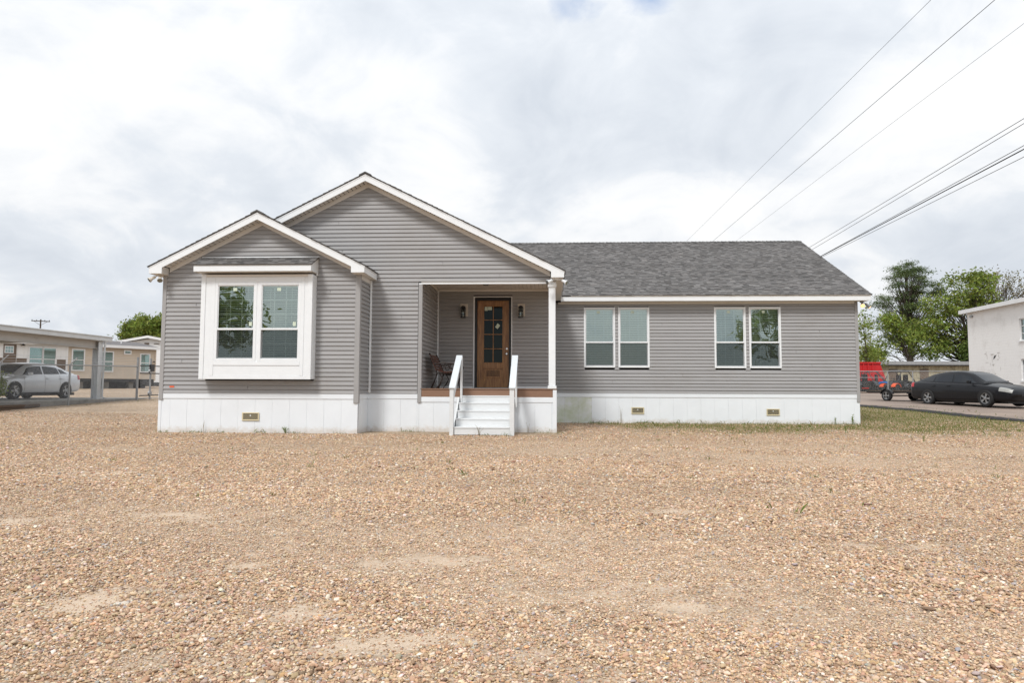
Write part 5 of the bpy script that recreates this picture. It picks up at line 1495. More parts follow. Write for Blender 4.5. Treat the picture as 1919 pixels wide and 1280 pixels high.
def column(x, y):
    mb = MB(); mb.box(x - .13, x - .115, y - .13, y + .13, SLAB, 2.94); mb.box(x + .115, x + .13, y - .13, y + .13, SLAB, 2.94); mb.box(x - .114, x + .114, y - .01, y + .01, SLAB, 2.94)
    mb.box(x - .2, x + .2, y - .2, y + .2, SLAB, SLAB + .02); c_ = CP('column', mb, 'portmetal')
column(-18.87, 27.55); column(-18.87, 15.2); column(-24.3, 27.55)
mb = MB(); mb.tube([(-18.66, 27.72, 2.96), (-18.68, 27.72, 2.7), (-18.70, 27.70, .62), (-18.55, 27.66, .56)], .04, 10); CP('downpipe', mb, 'portmetal', smooth_=True)

def chain_link(root, a, b, za, zb, ha, pitch, wr, nm='mesh'):
    """a,b: ground points (x,y); one mesh of crossing diagonal wires"""
    a, b = Vector((a[0], a[1], 0)), Vector((b[0], b[1], 0)); Ln = (b - a).length; d = (b - a).normalized()
    mb = MB(); h = ha; n = d.cross(Vector((0, 0, 1)))
    k = -h
    while k < Ln:
        for s in (1, -1):
            if s == 1: t0, z0_, t1, z1_ = k, 0, k + h, h
            else: t0, z0_, t1, z1_ = k, h, k + h, 0
            if t0 < 0: z0_ += s * (-t0); t0 = 0
            if t1 > Ln: z1_ -= s * (t1 - Ln); t1 = Ln
            if t1 - t0 < .02: continue
            zz = lambda t: za + (zb - za) * t / Ln
            p = a + d * t0 + Vector((0, 0, z0_ + zz(t0))); q = a + d * t1 + Vector((0, 0, z1_ + zz(t1)))
            mb.tube([p + n * s * .002, q + n * s * .002], wr, 3, cap=False)
        k += pitch
    o = obj(nm, mb, M['wire'], root, fix=False); return o

FXX = -18.25
fence = thing('chain_link_fence', 'grey chain-link fence with barbed-wire arms running in front of the carport', 'fence', (FXX, 22, gz(FXX, 22)))
def FP(name, mb, mt='steel', **kw):
    mb.v = [(x - FXX, y - 22, z - gz(FXX, 22)) for x, y, z in mb.v]; return obj(name, mb, M[mt], fence, **kw)
fz = lambda y: gz(FXX, y) - .01
ftop = lambda y: 1.825 + (y - 22.7) * .0167
for y in (18.5, 21.75, 25.1, 29.4):
    big = y == 29.4
    mb = MB(); mb.tube([(FXX, y, fz(y) - .1), (FXX, y, ftop(y) + (.42 if big else 0))], .05 if big else .035, 10); po = FP('post', mb, smooth_=True)
    if not big:
        mb = MB(); mb.tube([(FXX, y, ftop(y)), (FXX + .02, y + .03, ftop(y) + .06), (FXX + .20, y + .12, ftop(y) + .29)], [.03, .022, .018], 8); FP('barb_arm', mb, smooth_=True)
mb = MB(); mb.tube([(FXX, 18.5, ftop(18.5)), (FXX, 29.4, ftop(29.4))], .024, 8); FP('top_rail', mb, smooth_=True)
for q in (.33, .66, 1.0):
    mb = MB(); mb.tube([(FXX + .2 * q, 18.6, ftop(18.6) + .29 * q), (FXX + .2 * q, 25.2, ftop(25.2) + .29 * q), (FXX, 29.4, ftop(29.4) + .36 * q)], .004, 4); FP('barbed_wire', mb, 'wire')
for a, b in ((18.6, 29.35),):
    ml = chain_link(fence, (0, a - 22), (0, b - 22), fz(a) - gz(FXX, 22) + .03, fz(b) - gz(FXX, 22) + .03, ftop(24) - fz(24) - .02, .062, .0021)
gate = thing('chain_link_gate', 'rolling chain-link gate with black frame beside the house corner', 'gate', (FXX, 30, gz(FXX, 30)))
def GP(name, mb, mt='steel', **kw):
    mb.v = [(x - FXX, y - 30, z - gz(FXX, 30)) for x, y, z in mb.v]; return obj(name, mb, M[mt], gate, **kw)
g0, g1 = 29.5, 34.5
for z_ in (fz(31) + .16, fz(31) + 1.16, ftop(31) + .02):
    mb = MB(); mb.tube([(FXX + .06, g0, z_), (FXX + .06, g1, z_ + .05)], .024, 8); GP('frame_rail', mb, 'black', smooth_=True)
mb = MB(); mb.tube([(FXX + .02, 30.35, fz(30.3)), (FXX + .02, 30.35, ftop(31) + .38)], .04, 10); GP('guide_post', mb, smooth_=True)
for z_ in (fz(31) + .26, fz(31) + 1.26):
    mb = MB(); mb.lathe([(.04, -.04), (.11, -.035), (.11, .035), (.04, .04)], (FXX + .06, 30.28, z_), 'x', 16); GP('roller', mb, 'steel', smooth_=True)
mb = MB(); mb.box(FXX + .03, FXX + .12, 30.22, 30.5, ftop(31) - .22, ftop(31) + .1); GP('latch_box', mb, 'greyplastic')
chain_link(gate, (.06, g0 - 30), (.06, g1 - 30), .17, .22, ftop(31) - fz(31) - .16, .062, .0021)

# landscape timbers with a clipped bush behind
bed = thing('timber_bed', 'low planting bed edged with stacked dark timbers at the far left', 'planter', (-18.25, 21.2, gz(-18.2, 21.2)))
for k, (x0, x1, y0, y1, z0, z1) in enumerate(((-3.6, .18, -.12, .03, -.06, .10), (-3.6, .22, -.1, .05, .105, .21), (.06, .2, .06, 2.6, -.06, .10), (.06, .21, .06, 2.6, .105, .205))):
    mb = MB(); mb.box(x0, x1, y0, y1, z0, z1); mb.xform(Matrix.Rotation(.12, 4, 'Z')); obj('timber', mb, M['timber'], bed, bevel=.02, seg=2)
M['mulch'] = surf('red mulch', (.14, .055, .03), .95, .5, 22, bump=.8, bscale=30)
mb = MB(); mb.box(-3.5, .05, .06, 2.5, -.05, .17); mb.xform(Matrix.Rotation(.12, 4, 'Z')); obj('mulch', mb, M['mulch'], bed)
tree('bush', 'clipped yellow-green bush in front of the silver car at the left edge', (-19.55, 22.85, gz(-19, 22.85)), 1.35, .04,
     [(0, 0, .85, .55, .5, .45, 2), (-.5, 0, .8, .5, .5, .45, 1.4), (.1, 0, .5, .45, .4, .3, 1)], 90, 50, .04, 'leaf', 97, spread=.10, cat='bush', trunk_top=.5)

# ------------------------------------------------------------------ homes behind
def lap_mat(name, col, pitch, dirt=None):
    m, nt, b = mat_new(name); L = nt.links.new
    t = node(nt, 'ShaderNodeTexCoord'); sp = node(nt, 'ShaderNodeSeparateXYZ'); L(t.outputs['Object'], sp.inputs[0])
    dv = node(nt, 'ShaderNodeMath', operation='DIVIDE'); dv.inputs[1].default_value = pitch; L(sp.outputs['Z'], dv.inputs[0])
    fr = node(nt, 'ShaderNodeMath', operation='FRACT'); L(dv.outputs[0], fr.inputs[0])
    n = node(nt, 'ShaderNodeTexNoise', {'Scale': 1.5, 'Detail': 5.0}); L(t.outputs['Object'], n.inputs['Vector'])
    mr = node(nt, 'ShaderNodeMapRange', {'To Min': .9, 'To Max': 1.1}); L(n.outputs['Fac'], mr.inputs['Value'])
    sc = node(nt, 'ShaderNodeVectorMath', operation='SCALE'); sc.inputs[0].default_value = col; L(mr.outputs[0], sc.inputs['Scale']); L(sc.outputs[0], b.inputs['Base Color'])
    bp = node(nt, 'ShaderNodeBump', {'Strength': 1.0, 'Distance': .035}); bp.invert = True; L(fr.outputs[0], bp.inputs['Height']); L(bp.outputs[0], b.inputs['Normal']); b.inputs['Roughness'].default_value = .6
    return m
M['tan'] = lap_mat('tan lap siding', (.60, .505, .40), .127)
M['batten'] = surf('white board and batten', (.76, .77, .77), .55, .05, 2)
M['brownpanel'] = surf('grey brown wainscot', (.15, .115, .09), .7, .15, 4)
M['greyroof'] = surf('grey shingle roof far away', (.16, .15, .15), .9, .2, 12, bump=.4, bscale=18)
M['farwhite'] = surf('white siding far away', (.74, .75, .76), .6, .06, 2)

ang = math.atan2(.854, .52)
home = thing('mobile_home', 'tan and white mobile home on blocks behind the fence', 'house', (-38.55, 46.0, .83), ang)
def H(name, x0, x1, y0, y1, z0, z1, mt, parent=home, **kw):
    mb = MB(); mb.box(x0, x1, y0, y1, z0 - .83, z1 - .83); return obj(name, mb, M[mt], parent, **kw)
H('wall', 4.27, 10.95, 0, 7.5, 1.64, 4.15, 'tan'); H('wall', -9.0, 4.265, .0, 7.5, 1.64, 4.3, 'batten')
for x in np.arange(-.2, 4.2, .4): H('batten', x, x + .05, -.02, -.001, 3.05, 4.25, 'batten')
H('corner_trim', 4.15, 4.29, -.03, -.001, 1.64, 4.2, 'farwhite'); H('corner_trim', 10.86, 10.98, -.03, .05, 1.5, 4.12, 'tan')
for a, b in ((-.5, .1), (.95, 1.62), (3.50, 4.14)): H('wainscot', a, b, -.03, -.001, 1.66, 3.02, 'brownpanel')
for x in (.92, 1.63, 3.45): H('wainscot_trim', x - .04, x + .02, -.04, -.001, 1.66, 3.1, 'farwhite')
H('chassis', -9, 10.9, .05, .2, 1.38, 1.635, 'black'); H('chassis', -9, 10.9, 6.9, 7.1, 1.38, 1.635, 'black')
for x in np.arange(-8, 10.5, 1.9): H('pier', x, x + .35, .5, .95, .70, 1.378, 'concrete'); 
H('underside', -9, 10.9, 1.4, 6.8, .7, 1.6, 'black')  # black block standing for the shade in the open space under the home
H('axle_timber', 4.8, 9.9, -.1, .04, .80, .86, 'plywood')
def home_win(x0, x1, z0, z1, parent=home, off=.83, rail=True):
    t_ = .09
    mb = MB(); y = -.05
    for a in ((x0 - t_, x0, z0 - t_, z1 + t_), (x1, x1 + t_, z0 - t_, z1 + t_), (x0, x1, z0 - t_, z0), (x0, x1, z1, z1 + t_)): mb.box(a[0], a[1], y, -.001, a[2] - off, a[3] - off)
    if rail: mb.box(x0, x1, y + .005, -.002, (z0 + z1) / 2 - .03 - off, (z0 + z1) / 2 + .03 - off)
    w_ = obj('window', mb, M['farwhite'], parent)
    mb = MB(); mb.box(x0, x1, -.028, -.022, z0 - off, z1 - off); obj('pane', mb, M['farglass'], w_)
    mb = MB()
    z = (z0 + z1) / 2 + .03
    mb.box(x0, x1, -.014, -.008, z - off, z1 - off); obj('curtain', mb, M['blind'], w_)
    mb = MB(); mb.box(x0, x1, -.012, -.008, z0 - off, z - .001 - off); obj('curtain', mb, M['greyplastic'], w_)
for a in ((4.62, 5.38, 2.28, 3.80), (6.74, 7.5, 2.25, 3.72), (9.74, 10.4, 2.27, 3.65), (1.75, 2.55, 2.2, 3.83), (2.66, 3.44, 2.2, 3.83)): home_win(*a)
home_win(8.44, 8.86, 3.70, 3.88, rail=False)
mb = MB(); mb.box(.14, .92, -.04, -.002, 1.7 - .83, 4.0 - .83); dr = obj('door', mb, M['brownpanel'], home)
for i in range(3):
    for j in range(2): 
        mb = MB(); mb.box(.24 + i * .165, .38 + i * .165, -.05, -.041, 3.42 + j * .23 - .83, 3.61 + j * .23 - .83); obj('lite', mb, M['farglass'], dr)
mb = MB(); mb.box(.19, .75, -.048, -.041, 3.37 - .83, 3.90 - .83); obj('lite_frame', mb, M['farwhite'], dr)
mb = MB(); mb.lathe([(.0, .12), (.05, .10), (.16, 0)], (1.28, -.16, 3.95 - .83), 'z', 12); mb.tube([(1.28, -.02, 4.1 - .83), (1.28, -.16, 4.14 - .83), (1.28, -.16, 4.06 - .83)], .02, 6); obj('wall_lamp', mb, M['black'], home)
mb = MB(); mb.lathe([(.0, .1), (.05, .08), (.12, 0)], (10.75, -.16, 3.05 - .83), 'z', 10); obj('wall_lamp', mb, M['black'], home)
mb = MB(); mb.px([(-.35, 4.13 - .83), (3.75, 4.72 - .83), (7.85, 4.13 - .83), (7.85, 4.28 - .83), (3.75, 4.88 - .83), (-.35, 4.28 - .83)], 4.3, 11.2); obj('roof', mb, M['greyroof'], home)
mb = MB(); mb.px([(-.37, 4.08 - .83), (-.36, 4.3 - .83), (-.34, 4.3 - .83), (-.34, 4.08 - .83)], -9.2, 11.25); obj('fascia', mb, M['farwhite'], home)
mb = MB(); mb.px([(-.35, 4.25 - .83), (3.75, 4.82 - .83), (7.85, 4.25 - .83), (7.85, 4.4 - .83), (3.75, 4.98 - .83), (-.35, 4.4 - .83)], -9.2, 4.29); obj('roof', mb, M['greyroof'], home)
mb = MB(); mb.tube([(8.9, 1.6, 4.4 - .83), (8.9, 1.6, 4.8 - .83)], .05, 8); obj('vent_pipe', mb, M['farwhite'], home)
mb = MB(); mb.prism([(-2.0, .3, 4.6 - .83), (.6, .3, 5.28 - .83), (3.2, .3, 4.6 - .83)], (0, 3.2, 0)); gb = obj('cross_gable', mb, M['farwhite'], home)
mb = MB(); mb.prism([(-2.4, .1, 4.5 - .83), (.6, .1, 5.3 - .83), (3.6, .1, 4.5 - .83), (3.6, .1, 4.6 - .83), (.6, .1, 5.4 - .83), (-2.4, .1, 4.6 - .83)], (0, 3.4, 0)); obj('cross_gable_roof', mb, M['greyroof'], home)

gab = thing('white_house', 'white gabled house with wrap-covered wall behind the tan mobile home', 'house', (-41.5, 68.0, .9), .25)
mb = MB(); mb.py([(-3.2, 0), (4.4, 0), (4.4, 4.3), (.4, 5.05), (-3.2, 4.4)], 0, 9); obj('wall', mb, M['farwhite'], gab)
mb = MB(); mb.py([(-3.6, 4.36), (.3, 5.15), (4.9, 4.28), (4.9, 4.46), (.3, 5.36), (-3.6, 4.54)], -.4, 9.3); obj('roof', mb, M['greyroof'], gab)
mb = MB(); mb.py([(-3.6, 4.30), (.3, 5.09), (4.9, 4.22), (4.9, 4.46), (.3, 5.34), (-3.6, 4.52)], -.46, -.41); obj('rake_board', mb, M['farwhite'], gab)
mb = MB(); mb.box(-.1, .35, -.03, -.001, 4.42, 4.62); mb.box(-1.2, -.5, -.03, -.001, 4.45, 4.55); mb.box(.8, 1.3, -.03, -.001, 4.48, 4.56); obj('gable_framing', mb, M['brownpanel'], gab)
M['wrapblue'] = surf('blue print on house wrap', (.05, .18, .5), .6, .1, 4)
mb = MB()
for x, z in ((2.3, 2.4), (3.3, 2.35), (2.7, 1.5), (3.8, 1.55)): mb.box(x, x + .55, -.012, -.002, z, z + .14)
obj('wrap_print', mb, M['wrapblue'], gab)
mb = MB(); mb.box(-3.1, 4.3, -.02, -.001, -.4, .55); obj('dark_base', mb, M['black'], gab)

def utility_pole(label, loc, h, rz, arm=2.6, arms=1):
    t_ = thing('utility_pole', label, 'utility pole', loc, rz)
    mb = MB(); mb.tube([(0, 0, -.3), (0, 0, h)], [.17, .11], 10); obj('pole', mb, M['bark'], t_, smooth_=True)
    for k in range(arms):
        zz = h - .3 - k * 1.0
        mb = MB(); mb.box(-arm / 2, arm / 2, -.16, -.06, zz - .07, zz + .07); ar = obj('crossarm', mb, M['bark'], t_)
        for q in (-.46, -.22, .22, .46):
            mb = MB(); mb.lathe([(.03, 0), (.06, .05), (.04, .09), (.06, .13), (.02, .17)], (arm * q, -.11, zz + .07), 'z', 8); obj('insulator', mb, M['greyplastic'], t_)
        mb = MB(); mb.beam((-.9, -.11, zz - .07), (0, -.11, zz - .7), .05, .05); mb.beam((.9, -.11, zz - .07), (0, -.11, zz - .7), .05, .05); obj('brace', mb, M['bark'], t_)
    return t_
utility_pole('far wooden utility pole with crossarm above the carport roof', (-85.5, 110, 1.3), 10.9, rad(38))
utility_pole('wooden utility pole behind the house carrying the power lines', (14.2, 66, gz(14, 66)), 12.8, 0, 4.6, 1)

# ================================================================== power lines
M['cable'] = surf('black cable', (.02, .02, .022), .6, .1, 4)
def cable(label, x0, x1, z, r, y0=-6.0, y1=65.8, sag=.0, group='power lines over the right part of the roof'):
    mb = MB(); n = 26
    mb.tube([(x0 + (x1 - x0) * t, y0 + (y1 - y0) * t, z - sag * 4 * t * (1 - t)) for t in np.linspace(0, 1, n)], r, 6)
    o = obj('power_line', mb, M['cable'], None, smooth_='all', fix=False)
    tag(o, label, 'power line', group)
cable('thin high power line, highest and leftmost of those above the roof', 12.3, 11.2, 13.2, .0065)
cable('dark high power line, second from the left above the roof', 14.15, 13.4, 13.2, .010)
cable('thin high power line, third from the left above the roof', 16.0, 15.3, 13.2, .006)
cable('upper thin wire of the pair right of the three high lines', 13.6, 16.4, 9.45, .010)
cable('lower twisted wire of the pair right of the three high lines', 13.35, 16.6, 9.25, .010)
cable('thin wire just above the thick black cable', 11.65, 14.8, 7.62, .009)
cable('thick black cable, heaviest of the lowest lines', 11.85, 14.3, 7.5, .016)
cable('thin wire crossing just under the thick black cable', 12.4, 13.4, 7.32, .008)

# ================================================================== right side
# white block building
blk = thing('block_building', 'white painted concrete-block building at the right edge', 'building', (29.68, 50.0, .55), math.atan2(-1, -.06))
def block_mat():
    m, nt, b = mat_new('painted concrete block'); L = nt.links.new
    t = node(nt, 'ShaderNodeTexCoord'); mp = node(nt, 'ShaderNodeMapping'); mp.inputs['Rotation'].default_value = (rad(90), 0, 0); L(t.outputs['Object'], mp.inputs[0])
    br_ = node(nt, 'ShaderNodeTexBrick', {'Scale': 1.0, 'Mortar Size': .012, 'Mortar Smooth': .3, 'Brick Width': .4, 'Row Height': .2}); L(mp.outputs[0], br_.inputs['Vector'])
    n = node(nt, 'ShaderNodeTexNoise', {'Scale': .9, 'Detail': 8.0, 'Roughness': .65}); L(t.outputs['Object'], n.inputs['Vector'])
    r = node(nt, 'ShaderNodeValToRGB'); L(n.outputs['Fac'], r.inputs[0]); r.color_ramp.elements[0].position = .30; r.color_ramp.elements[0].color = (.70, .685, .66, 1); r.color_ramp.elements[1].position = .48; r.color_ramp.elements[1].color = (.82, .815, .80, 1)
    L(r.outputs[0], b.inputs['Base Color']); b.inputs['Roughness'].default_value = .75
    bp = node(nt, 'ShaderNodeBump', {'Strength': .35, 'Distance': .02}); bp.invert = True; L(br_.outputs['Fac'], bp.inputs['Height']); L(bp.outputs[0], b.inputs['Normal'])
    return m
M['block'] = block_mat()
def BK(name, x0, x1, y0, y1, z0, z1, mt, parent=blk, **kw):
    mb = MB(); mb.box(x0, x1, y0, y1, z0 - .55, z1 - .55); return obj(name, mb, M[mt], parent, **kw)
# local x runs along the visible wall towards the camera, local -y faces the house
mb = MB()
ops = [(5.86, 6.95, 4.1, 5.48), (5.86, 6.95, 1.6, 2.95)]
mb.box(0, 5.86, 0, .25, 0 - .55, 6.5 - .55); mb.box(6.95, 14, 0, .25, 0 - .55, 6.5 - .55)
for z0, z1 in ((0, 1.6), (2.95, 4.1), (5.48, 6.5)): mb.box(5.86, 6.95, 0, .25, z0 - .55, z1 - .55)
mb.box(0, .25, .26, 12, -.55, 5.95); mb.box(.26, 14, 11.8, 12, -.55, 5.95)
wl_ = obj('wall', mb, M['block'], blk)
BK('roof', -.35, 14.2, -.35, 12.2, 6.52, 6.60, 'farwhite'); BK('roof_edge', -.37, 14.2, -.38, -.352, 6.42, 6.68, 'farwhite'); BK('roof_edge', -.40, -.372, -.38, 12.2, 6.42, 6.68, 'farwhite')
M['maroon'] = surf('dark maroon curtain', (.10, .02, .035), .8, .2, 5)
for x0, x1, z0, z1 in ops:
    mb = MB(); y0 = .08
    mb.box(x0, x0 + .06, y0, y0 + .06, z0 - .55, z1 - .55); mb.box(x1 - .06, x1, y0, y0 + .06, z0 - .55, z1 - .55); mb.box(x0 + .06, x1 - .06, y0, y0 + .06, z0 - .55, z0 + .06 - .55); mb.box(x0 + .06, x1 - .06, y0, y0 + .06, z1 - .06 - .55, z1 - .55)
    for q in (.33, .67): zz = z0 + (z1 - z0) * q; mb.box(x0 + .06, x1 - .06, y0 + .01, y0 + .05, zz - .02 - .55, zz + .02 - .55)
    xm = (x0 + x1) / 2; mb.box(xm - .025, xm + .025, y0 + .012, y0 + .048, z0 + .06 - .55, z1 - .06 - .55)
    w_ = obj('window', mb, M['farwhite'], blk)
    mb = MB(); mb.box(x0 + .06, x1 - .06, y0 + .03, y0 + .034, z0 + .06 - .55, z1 - .06 - .55); obj('pane', mb, M['farglass'], w_)
    mb = MB(); mb.box(x0, x1, .2, .24, z0 - .55, z1 - .55); obj('curtain', mb, M['maroon'], w_)
    mb = MB(); mb.box(x0 - .06, x1 + .06, -.06, .07, z0 - .08 - .55, z0 - .005 - .55); obj('sill', mb, M['farwhite'], w_)
M['scuff'] = surf('bare patch in the paint', (.36, .34, .31), .85, .3, 9)
mb = MB()
for k in range(22):
    x = 1.9 + random.random() * 1.9; z = 1.6 + random.random() * 1.9; wd = random.uniform(.05, .35) if k % 3 else .02; hh = .02 if k % 3 else random.uniform(.15, .5)
    mb.box(x, x + wd, -.004 - k * .0004, -.001, z - .55, z + hh - .55)
obj('paint_scuffs', mb, M['scuff'], blk)
mb = MB(); mb.add([(2.95, -.012, 2.5), (3.2, -.012, 2.62), (3.3, -.012, 2.78), (3.05, -.012, 2.72)], [(0, 1, 2, 3)]); obj('dark_patch', mb, M['greyplastic'], blk, fix=False)
mb = MB(); mb.box(.45, .75, -.12, -.001, 5.55, 5.68); obj('wall_bracket', mb, M['steel'], blk, bevel=.02)

# long low shed
shed = thing('shed', 'long low weathered shed with grey metal roof behind the right fence', 'shed', (34.8, 75.0, .78))
M['shedwall'] = surf('stained cream metal wall', (.40, .37, .27), .8, .15, 1.2, (2, 2, .4), dirt=(.16, .14, .09), dirt_scale=.9, dirt_lo=.48, dirt_hi=.7)
mb = MB(); mb.box(1.0, 14, 0, 8, -.2, 2.9)
for k in range(32): mb.box(1.02 + k * .4, 1.06 + k * .4, -.03, -.001, 0, 2.85)
obj('wall', mb, M['shedwall'], shed)
mb = MB(); mb.px([(-.6, 2.84), (-.6, 3.2), (8.6, 3.0), (8.6, 2.86)], -.3, 14.3); obj('roof', mb, M['steel'], shed)
mb = MB(); mb.box(-.3, 14.3, -.57, -.4, 2.72, 2.835); obj('eave_beam', mb, M['black'], shed)
for x in (1.4, 4.6): 
    mb = MB(); mb.box(x, x + .9, -.05, -.031, .3, 2.4); obj('door', mb, M['brownpanel'], shed)

# red container
rc = thing('red_container', 'bright red ribbed steel container beside the house end', 'container', (28.2, 66.0, gz(28, 66)))
mb = MB(); mb.prism([(-.6, 0, .3), (2.6, 0, .3), (3.35, 0, 1.3), (2.85, 0, 2.75), (-.6, 0, 2.75)], (0, 2.4, 0)); obj('body', mb, M['redmetal'], rc)
for k in range(7):
    x = -.4 + k * .42; mb = MB(); mb.box(x, x + .1, -.09, -.001, .32, 2.72); obj('rib', mb, M['redmetal'], rc)
mb = MB(); mb.box(-.62, 2.9, -.12, -.0915, 2.66, 2.8); obj('top_rail', mb, M['redmetal'], rc)
mb = MB(); mb.box(-.6, 2.7, .05, 2.3, 0, .29); obj('skids', mb, M['black'], rc)

# chain-link fence along the dealer's lot
FY = 58.0
rfence = thing('chain_link_fence', 'galvanised chain-link fence across the lot behind the road at right', 'fence', (22, FY, gz(28, FY)))
zb0 = gz(28, FY)
for k, x in enumerate((1.0, 3.3, 5.9, 7.9, 10.6, 13.2)):
    mb = MB(); mb.tube([(x, 0, -.2), (x, 0, 1.86)], .045, 8); obj('post', mb, M['steel'], rfence, smooth_=True)
mb = MB(); mb.tube([(0, 0, 1.82), (14, 0, 1.86)], .03, 8); obj('top_rail', mb, M['steel'], rfence, smooth_=True)
mb = MB(); mb.tube([(0, 0, 1.3), (5.9, 0, 1.32)], .025, 8); obj('middle_rail', mb, M['steel'], rfence, smooth_=True)
chain_link(rfence, (0, 0), (14, 0), .05, .06, 1.75, .11, .0024)

# off-road vehicles in the lot
def atv(label, loc, rz, mt, utv=False, roof=False, scale=1.0):
    t_ = thing('off_road_vehicle', label, 'quad bike', loc, rz, 'off-road vehicles in the fenced lot')
    L_, W_ = (2.7, 1.45) if utv else (1.9, 1.05)
    wr = .36 if utv else .30; wb_ = L_ * .36
    def Q(name, mb, m_, **kw):
        mb.v = [(x * scale, y * scale, z * scale) for x, y, z in mb.v]; return obj(name, mb, M[m_], t_, **kw)
    for sx in (-1, 1):
        for sy in (-1, 1):
            mb = MB(); w2 = .15; cy = sy * (W_ / 2 - w2 * .6)
            mb.lathe([(wr * .5, -w2), (wr * .9, -w2), (wr, -w2 * .6), (wr, w2 * .6), (wr * .9, w2), (wr * .5, w2)], (sx * wb_, cy, wr), 'y', 20); wh = Q('wheel', mb, 'rubber', smooth_=True)
            mb = MB(); mb.lathe([(wr * .48, sy * w2 * .7), (wr * .3, sy * w2 * .95), (wr * .12, sy * w2)], (sx * wb_, cy, wr), 'y', 12); mb.v = [(x * scale, y * scale, z * scale) for x, y, z in mb.v]; obj('hub', mb, M['steel'], wh)
            mb = MB(); a_ = [(sx * wb_ + (wr + .09) * math.cos(q), wr + (wr + .09) * math.sin(q)) for q in np.linspace(.35, math.pi - .35, 9)]; b_ = [(sx * wb_ + (wr + .05) * math.cos(q), wr + (wr + .05) * math.sin(q)) for q in np.linspace(math.pi - .35, .35, 9)]
            mb.py(a_ + b_, cy - w2, cy + w2); Q('fender', mb, mt if sx > 0 or utv else 'greyplastic')
    mb = MB(); mb.prism([(-L_ * .42, -W_ * .2, wr), (L_ * .44, -W_ * .2, wr), (L_ * .5, -W_ * .2, wr + .22), (L_ * .33, -W_ * .2, wr + .47), (L_ * .1, -W_ * .2, wr + .38), (-L_ * .2, -W_ * .2, wr + .34), (-L_ * .46, -W_ * .2, wr + .42)], (0, W_ * .4, 0)); Q('body', mb, 'greyplastic' if not utv else mt, bevel=.04)
    if utv:
        mb = MB()
        for sy in (-1, 1):
            y = sy * W_ * .42
            mb.tube([(L_ * .22, y, wr + .35), (L_ * .06, y * .9, wr + 1.15), (-L_ * .18, y * .9, wr + 1.18), (-L_ * .38, y, wr + .45)], .03, 8)
            mb.box(-L_ * .2, L_ * .18, y - .03, y + .03, wr + .02, wr + .4)
        for x in (L_ * .06, -L_ * .18): mb.tube([(x, -W_ * .38, wr + 1.16), (x, W_ * .38, wr + 1.16)], .028, 8)
        Q('roll_cage', mb, 'greyplastic', smooth_=True)
        for y in (-.3, .3):
            mb = MB(); mb.box(-L_ * .16, L_ * .02, y - .2, y + .2, wr + .36, wr + .5); mb.box(-L_ * .2, -L_ * .15, y - .2, y + .2, wr + .4, wr + .95); Q('seat', mb, 'black', bevel=.04)
        if roof:
            mb = MB(); mb.prism([(-L_ * .24, -W_ * .42, wr + 1.2), (L_ * .10, -W_ * .42, wr + 1.19), (L_ * .13, -W_ * .42, wr + 1.23), (-L_ * .02, -W_ * .42, wr + 1.30), (-L_ * .25, -W_ * .42, wr + 1.28)], (0, W_ * .84, 0)); Q('roof', mb, 'greyplastic', bevel=.03)
    else:
        mb = MB(); mb.prism([(-L_ * .34, -.17, wr + .36), (L_ * .06, -.17, wr + .36), (L_ * .04, -.17, wr + .5), (-L_ * .3, -.17, wr + .54)], (0, .34, 0)); Q('seat', mb, 'black', bevel=.04)
        mb = MB(); mb.tube([(L_ * .18, 0, wr + .4), (L_ * .12, 0, wr + .72)], .035, 8); mb.tube([(L_ * .06, -.4, wr + .74), (L_ * .12, -.15, wr + .72), (L_ * .12, .15, wr + .72), (L_ * .06, .4, wr + .74)], .02, 8); Q('handlebar', mb, 'black', smooth_=True)
        mb = MB()
        for x0, x1, z_ in ((L_ * .2, L_ * .44, wr + .56), (-L_ * .5, -L_ * .26, wr + .58)):
            for y in np.linspace(-.36, .36, 5): mb.tube([(x0, y, z_), (x1, y, z_)], .012, 6)
            mb.tube([(x0, -.38, z_), (x0, .38, z_)], .014, 6); mb.tube([(x1, -.38, z_), (x1, .38, z_)], .014, 6)
        Q('cargo_rack', mb, 'black')
    return t_
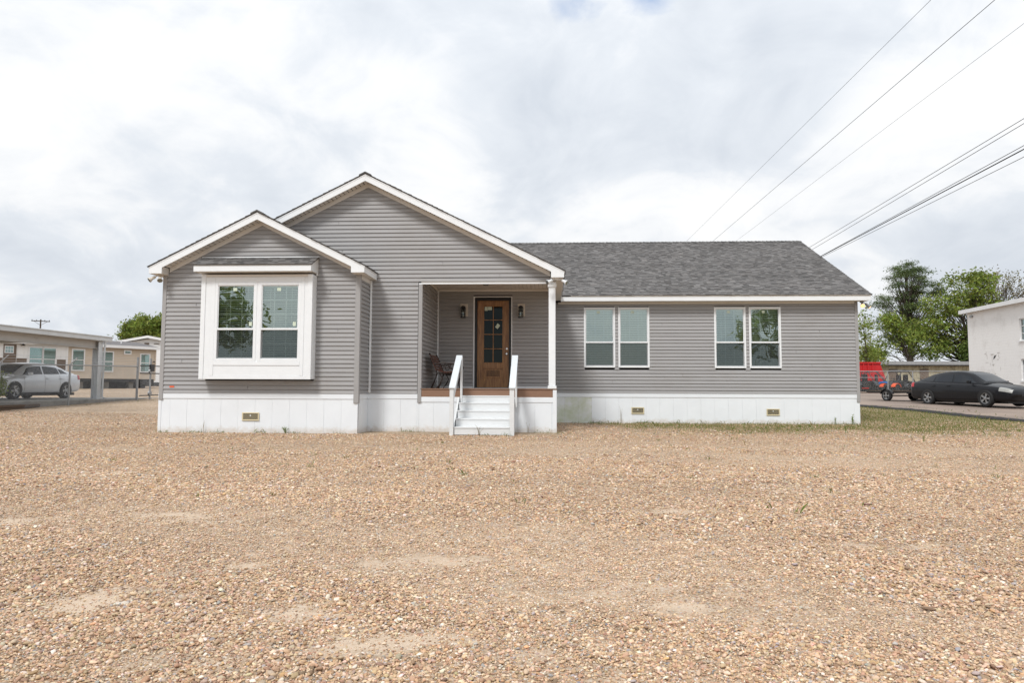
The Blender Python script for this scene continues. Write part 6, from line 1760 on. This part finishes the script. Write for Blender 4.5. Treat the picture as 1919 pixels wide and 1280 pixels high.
for lb, x, y, rz, mt, u_, rf_ in (
        ('blue side-by-side buggy behind the right fence', 28.2, 62.0, rad(150), 'blueplastic', True, False),
        ('orange and black quad bike behind the fence, right of the blue buggy', 29.85, 60.6, rad(-150), 'orangeplastic', False, False),
        ('black roofed buggy behind the fence, above the orange quad', 31.2, 63.2, rad(200), 'greyplastic', True, True),
        ('black quad bike with racks just left of the black sedan', 31.6, 60.6, rad(-40), 'greyplastic', False, False),
        ('dark buggy half hidden at the house end behind the fence', 26.7, 61.0, rad(100), 'greyplastic', True, False)):
    atv(lb, (x, y, gz(x, y)), rz, mt, u_, rf_, 1.22)

# small utility trailer
tx, ty = 17.85, 35.6
trl = thing('utility_trailer', 'small flat utility trailer with timber deck parked left of the black sedan', 'trailer', (tx, ty, gz(tx, ty) + .055), rad(-66))
def T(name, mb, mt, **kw): return obj(name, mb, M[mt], trl, **kw)
mb = MB()
for y in (-.75, .75): mb.box(-1.5, 1.5, y - .04, y + .04, .40, .48)
for x in (-1.5, -.5, .5, 1.46): mb.box(x, x + .05, -.7, .7, .41, .47)
T('frame', mb, 'black')
for k in range(9):
    y = -.70 + k * .158; mb = MB(); mb.box(-1.52, 1.52, y, y + .148, .481, .515); T('deck_plank', mb, 'timber')
mb = MB(); mb.beam((1.4, -.6, .43), (2.7, 0, .43), .06, .08); mb.beam((1.4, .6, .43), (2.7, 0, .43), .06, .08); mb.box(2.6, 2.95, -.04, .04, .40, .48); T('tongue', mb, 'black')
mb = MB(); mb.tube([(2.5, 0, .46), (2.5, 0, .05)], .025, 8); T('jack', mb, 'steel')
for s in (-1, 1):
    wheel(trl, -.15, s * .92, .27, .17, s, 8)
    mb = MB(); a_ = [(-.15 + .34 * math.cos(q), .27 + .34 * math.sin(q)) for q in np.linspace(.25, math.pi - .25, 9)]; b_ = [(-.15 + .32 * math.cos(q), .27 + .32 * math.sin(q)) for q in np.linspace(math.pi - .25, .25, 9)]
    mb.py(a_ + b_, s * .82, s * 1.02); T('mudguard', mb, 'black')
mb = MB(); mb.tube([(0, -.9, .27), (0, .9, .27)], .03, 8); T('axle', mb, 'black')
mb = MB(); mb.box(-1.56, -1.53, -.6, .6, .38, .46); T('tail_bar', mb, 'taillight')
